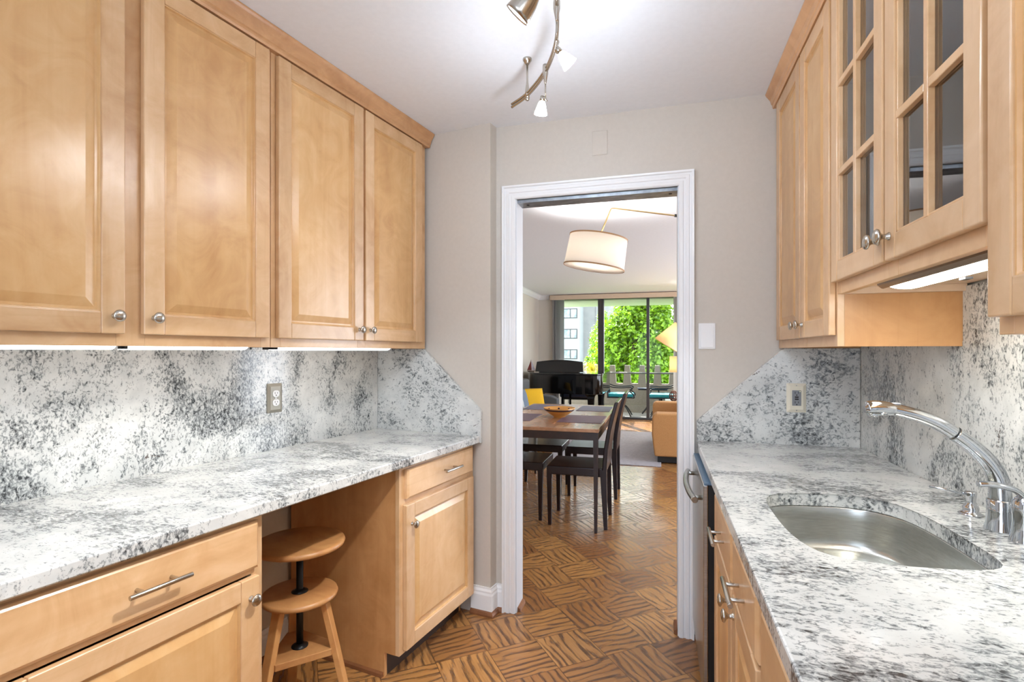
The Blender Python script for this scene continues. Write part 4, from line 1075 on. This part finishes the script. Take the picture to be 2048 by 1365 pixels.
def patio_chair(x, y, face, label):
    """wrought iron armchair with a teal cushion; face +1: the sitter looks to +x"""
    t = thing('patio_chair', (x, y, 0), label, 'chair', group='wrought iron balcony chairs')
    X = lambda d: x+face*d
    ys = (y-.25, y+.25)
    b = MB()
    for yy in ys: b.tube(bez([(X(-.25), yy, .40), (X(-.27), yy, .60), (X(-.33), yy, .80), (X(-.39), yy, .905)], 6), .014, 10)
    b.tube([(X(-.39), ys[0], .905), (X(-.41), y, .925), (X(-.39), ys[1], .905)], .012, 10)
    b.tube([(X(-.26), ys[0], .47), (X(-.26), ys[1], .47)], .010, 8)
    for k in range(5):
        y_a = y-.20+.10*k; y_b = y+.20-.10*k
        b.tube(bez([(X(-.262), y_a, .47), (X(-.29), (y_a+y_b)/2+.05*(k-2), .64), (X(-.335), y_b, .80), (X(-.395), y+(y_b-y)*.6, .91)], 5), .007, 8)
    build('back_frame', b, BLACKM, t)
    b = MB()
    for yy in ys:
        q = bez([(X(-.28), yy, .66), (X(-.16), yy, .615), (X(.02), yy, .605), (X(.18), yy, .615), (X(.235), yy, .60), (X(.22), yy, .565), (X(.19), yy, .575)], 6)
        b.tube(q, .012, 10); b.tube(bez([(X(.21), yy, .57), (X(.205), yy, .52), (X(.27), yy, .46), (X(.275), yy, .40)], 5), .011, 10)
    build('armrest', b, BLACKM, t)
    b = MB()
    for yy in ys: b.tube([(X(-.26), yy, .40), (X(.275), yy, .40)], .013, 8)
    for d in (-.26, .275): b.tube([(X(d), ys[0], .40), (X(d), ys[1], .40)], .013, 8)
    for d in (-.1, .0, .1): b.tube([(X(d), ys[0], .395), (X(d), ys[1], .395)], .006, 8)
    build('seat_frame', b, BLACKM, t)
    build('seat_cushion', MB().box(X(-.25), X(.26), y-.245, y+.245, .410, .478), TEAL, t, bevel=.025, seg=3)
    # swivel base: post and four curved feet
    build('post', MB().cyl((x, y, .40), (x, y, .14), .022, n=14).lathe([(.06, .30), (.03, .24), (.022, .22)], (x, y, 0), n=14), BLACKM, t)
    for k in range(4):
        a_ = PI/4+k*PI/2; ca, sa = math.cos(a_), math.sin(a_)
        build('leg', MB().tube(bez([(x+.02*ca, y+.02*sa, .22), (x+.12*ca, y+.12*sa, .21), (x+.24*ca, y+.24*sa, .09), (x+.30*ca, y+.30*sa, .003)], 5), .013, 8), BLACKM, t)
patio_chair(-.755, 11.06, 1, 'wrought iron balcony chair with teal cushion beside the piano')
patio_chair(.055, 11.08, -1, 'wrought iron balcony chair with teal cushion above the tan loveseat')
t = thing('patio_table', (-.10, 11.58, 0), 'low dark metal table between the two balcony chairs', 'table')
build('table_top', MB().box(-.44, .20, 11.46, 11.72, .540, .556), mat('slate_blue_top', srgb(70, 80, 98), .4), t, bevel=.004)
build('apron', MB().box(-.42, .18, 11.48, 11.70, .515, .54), BLACKM, t)
for x, s_ in ((-.20, -1), (.0, 1)):
    for y in (11.50, 11.68): build('leg', MB().tube(bez([(x, y, .52), (x+.02*s_, y, .30), (x+.04*s_, y, .14), (x+.14*s_, y, .003)], 5), .014, 8), BLACKM, t)

# fern on a stand
fx, fyy = -1.42, 11.60
t = thing('potted_fern', (fx, fyy, 0), 'yellow green fern in a clay pot on the balcony, behind the piano', 'plant')
build('stand', MB().lathe([(.10, 0), (.10, .01), (.02, .02), (.02, .66), (.09, .68), (.09, .70)], (fx, fyy, 0), n=20), BLACKM, t)
build('pot', MB().lathe([(.07, .70), (.10, .86), (.11, .87), (.11, .89), (.09, .89), (.085, .86), (0, .86)], (fx, fyy, 0), n=28), POT, t)
b = MB()
for k in range(46):
    a_ = random.uniform(0, 2*PI); ln = random.uniform(.16, .30); up = random.uniform(.05, .22)
    p0 = Vector((fx, fyy, .87)); dr = Vector((math.cos(a_), math.sin(a_), 0)); pts = []
    for i in range(6):
        u = i/5; pts.append(p0+dr*ln*u+Vector((0, 0, up*math.sin(u*PI*.75)*1.3-.10*u*u)))
    sd_ = Vector((-dr.y, dr.x, 0)); vs = []
    for i, p_ in enumerate(pts):
        w_ = .013*(1-abs(i/5-.35)*1.2); vs += [p_-sd_*max(w_, .002), p_+sd_*max(w_, .002)]
    b.add(vs, [(2*i, 2*i+1, 2*i+3, 2*i+2) for i in range(5)])
build('fronds', b, FERN, t)

# ------------------------------------------------------------------ outside
struct('ground', MB().box(-90, 90, 13, 160, -6.2, -6.0), LAWN)
def tree(name, x, y, zc, rx, ry, rz, n, leaf, m, label, seed, blobs=26):
    rnd = random.Random(seed)
    t = thing(name, (x, y, -6.0), label, 'tree', group='trees outside the balcony')
    b = MB(); b.tube([(x, y, -6.0), (x+.1, y, -3), (x, y, zc-rz*.4), (x-.1, y, zc+rz*.4)], [.28, .22, .16, .05], 12)
    for k in range(9):
        a_ = rnd.uniform(0, 2*PI); z0 = zc-rz*.7+rz*1.1*k/9
        b.tube([(x, y, z0), (x+rx*.4*math.cos(a_), y+ry*.4*math.sin(a_), z0+.5), (x+rx*.75*math.cos(a_), y+ry*.75*math.sin(a_), z0+.9)], [.09, .06, .02], 8)
    build('trunk', b, BARK, t)
    f = MB(); vs = []; fs = []
    bl_ = []
    for k in range(blobs):
        u, v = rnd.uniform(0, 2*PI), rnd.uniform(-1, 1); q = math.sqrt(1-v*v); s_ = rnd.uniform(.55, .92)
        bl_.append((x+rx*s_*q*math.cos(u), y+ry*s_*q*math.sin(u), zc+rz*s_*v, rnd.uniform(.28, .44)))
    for k in range(n):
        cx_, cy_, cz_, rr_ = bl_[k % blobs]
        d = Vector((rnd.gauss(0, 1), rnd.gauss(0, 1), rnd.gauss(0, 1))).normalized()*rnd.uniform(.55, 1.05)
        c = Vector((cx_+d.x*rr_*rx, cy_+d.y*rr_*ry, cz_+d.z*rr_*rz*.8))
        nrm = (d+Vector((rnd.gauss(0, .5), rnd.gauss(0, .5), .5+rnd.gauss(0, .4)))).normalized()
        a_ = nrm.orthogonal().normalized(); a_ = Matrix.Rotation(rnd.uniform(0, 6.28), 3, nrm) @ a_; c_ = nrm.cross(a_)
        s_ = leaf*rnd.uniform(.6, 1.25); i0 = len(vs)
        vs += [c-a_*s_, c+c_*s_*.55+nrm*s_*.12, c+a_*s_, c-c_*s_*.55+nrm*s_*.12]; fs.append((i0, i0+1, i0+2, i0+3))
    f.add(vs, fs, 0); build('foliage', f, m, t)
tree('leafy_tree', -1.0, 23.0, 1.1, 1.75, 1.5, 3.4, 24000, .10, LEAF, 'large bright green leafy tree outside the middle window pane', 3, 52)
tree('leafy_tree', -2.92, 27.5, .8, .95, 1.0, 2.6, 10000, .09, LEAF2, 'paler green tree standing left of the big tree, against the building', 5, 30)
tree('leafy_tree', .6, 31.0, .1, 1.6, 1.3, 2.9, 12000, .12, LEAF, 'darker green tree at the right, behind the leaning lamp shade', 9, 30)
tree('leafy_tree', -1.4, 46.0, .4, 3.2, 2.0, 4.4, 12000, .18, LEAF, 'distant tree filling the gaps behind the big green tree', 13, 26)
tree('shrub_tree', -5.9, 40.0, -2.4, 1.6, 1.5, 2.4, 5000, .13, LEAF2, 'low bushy tree below the windows of the white building', 11, 18)

# apartment building far away
t = thing('apartment_building', (-22, 78, -6), 'white apartment building with dark window bands behind the trees', 'building')
b = MB(); b.box(-40, -11.05, 75, 90, -6, 18); wl_ = build('wall', b, BWHITE, t)
b = MB(); b.box(-11.05, -3.5, 79, 90, -6, 18); b.box(-9.1, -8.7, 78.8, 79, -6, 18); tag(build('wing', b, BGREY, t), 'greyer set-back wing')
d0 = 75.0
for zi in range(-2, 4):
    z0 = 3.26-zi*2.98+.0; z1 = z0+1.42
    if z0 < -5: continue
    for xi in range(3):
        x1 = -11.35-xi*6.2; x0 = x1-4.2
        m_ = MB(); m_.box(x0, x1, d0-.06, d0, z0, z0+.12); m_.box(x0, x1, d0-.06, d0, z1-.12, z1)
        for xx in (x0, x0+1.35, x0+2.05, x0+3.1, x1-.14): m_.box(xx, xx+.14, d0-.06, d0, z0+.12, z1-.12)
        wf = build('window', m_, DARKBRONZE, t)
        build('pane', MB().box(x0+.05, x1-.05, d0-.02, d0+.01, z0+.05, z1-.05), DKGLASS, parent=wf)
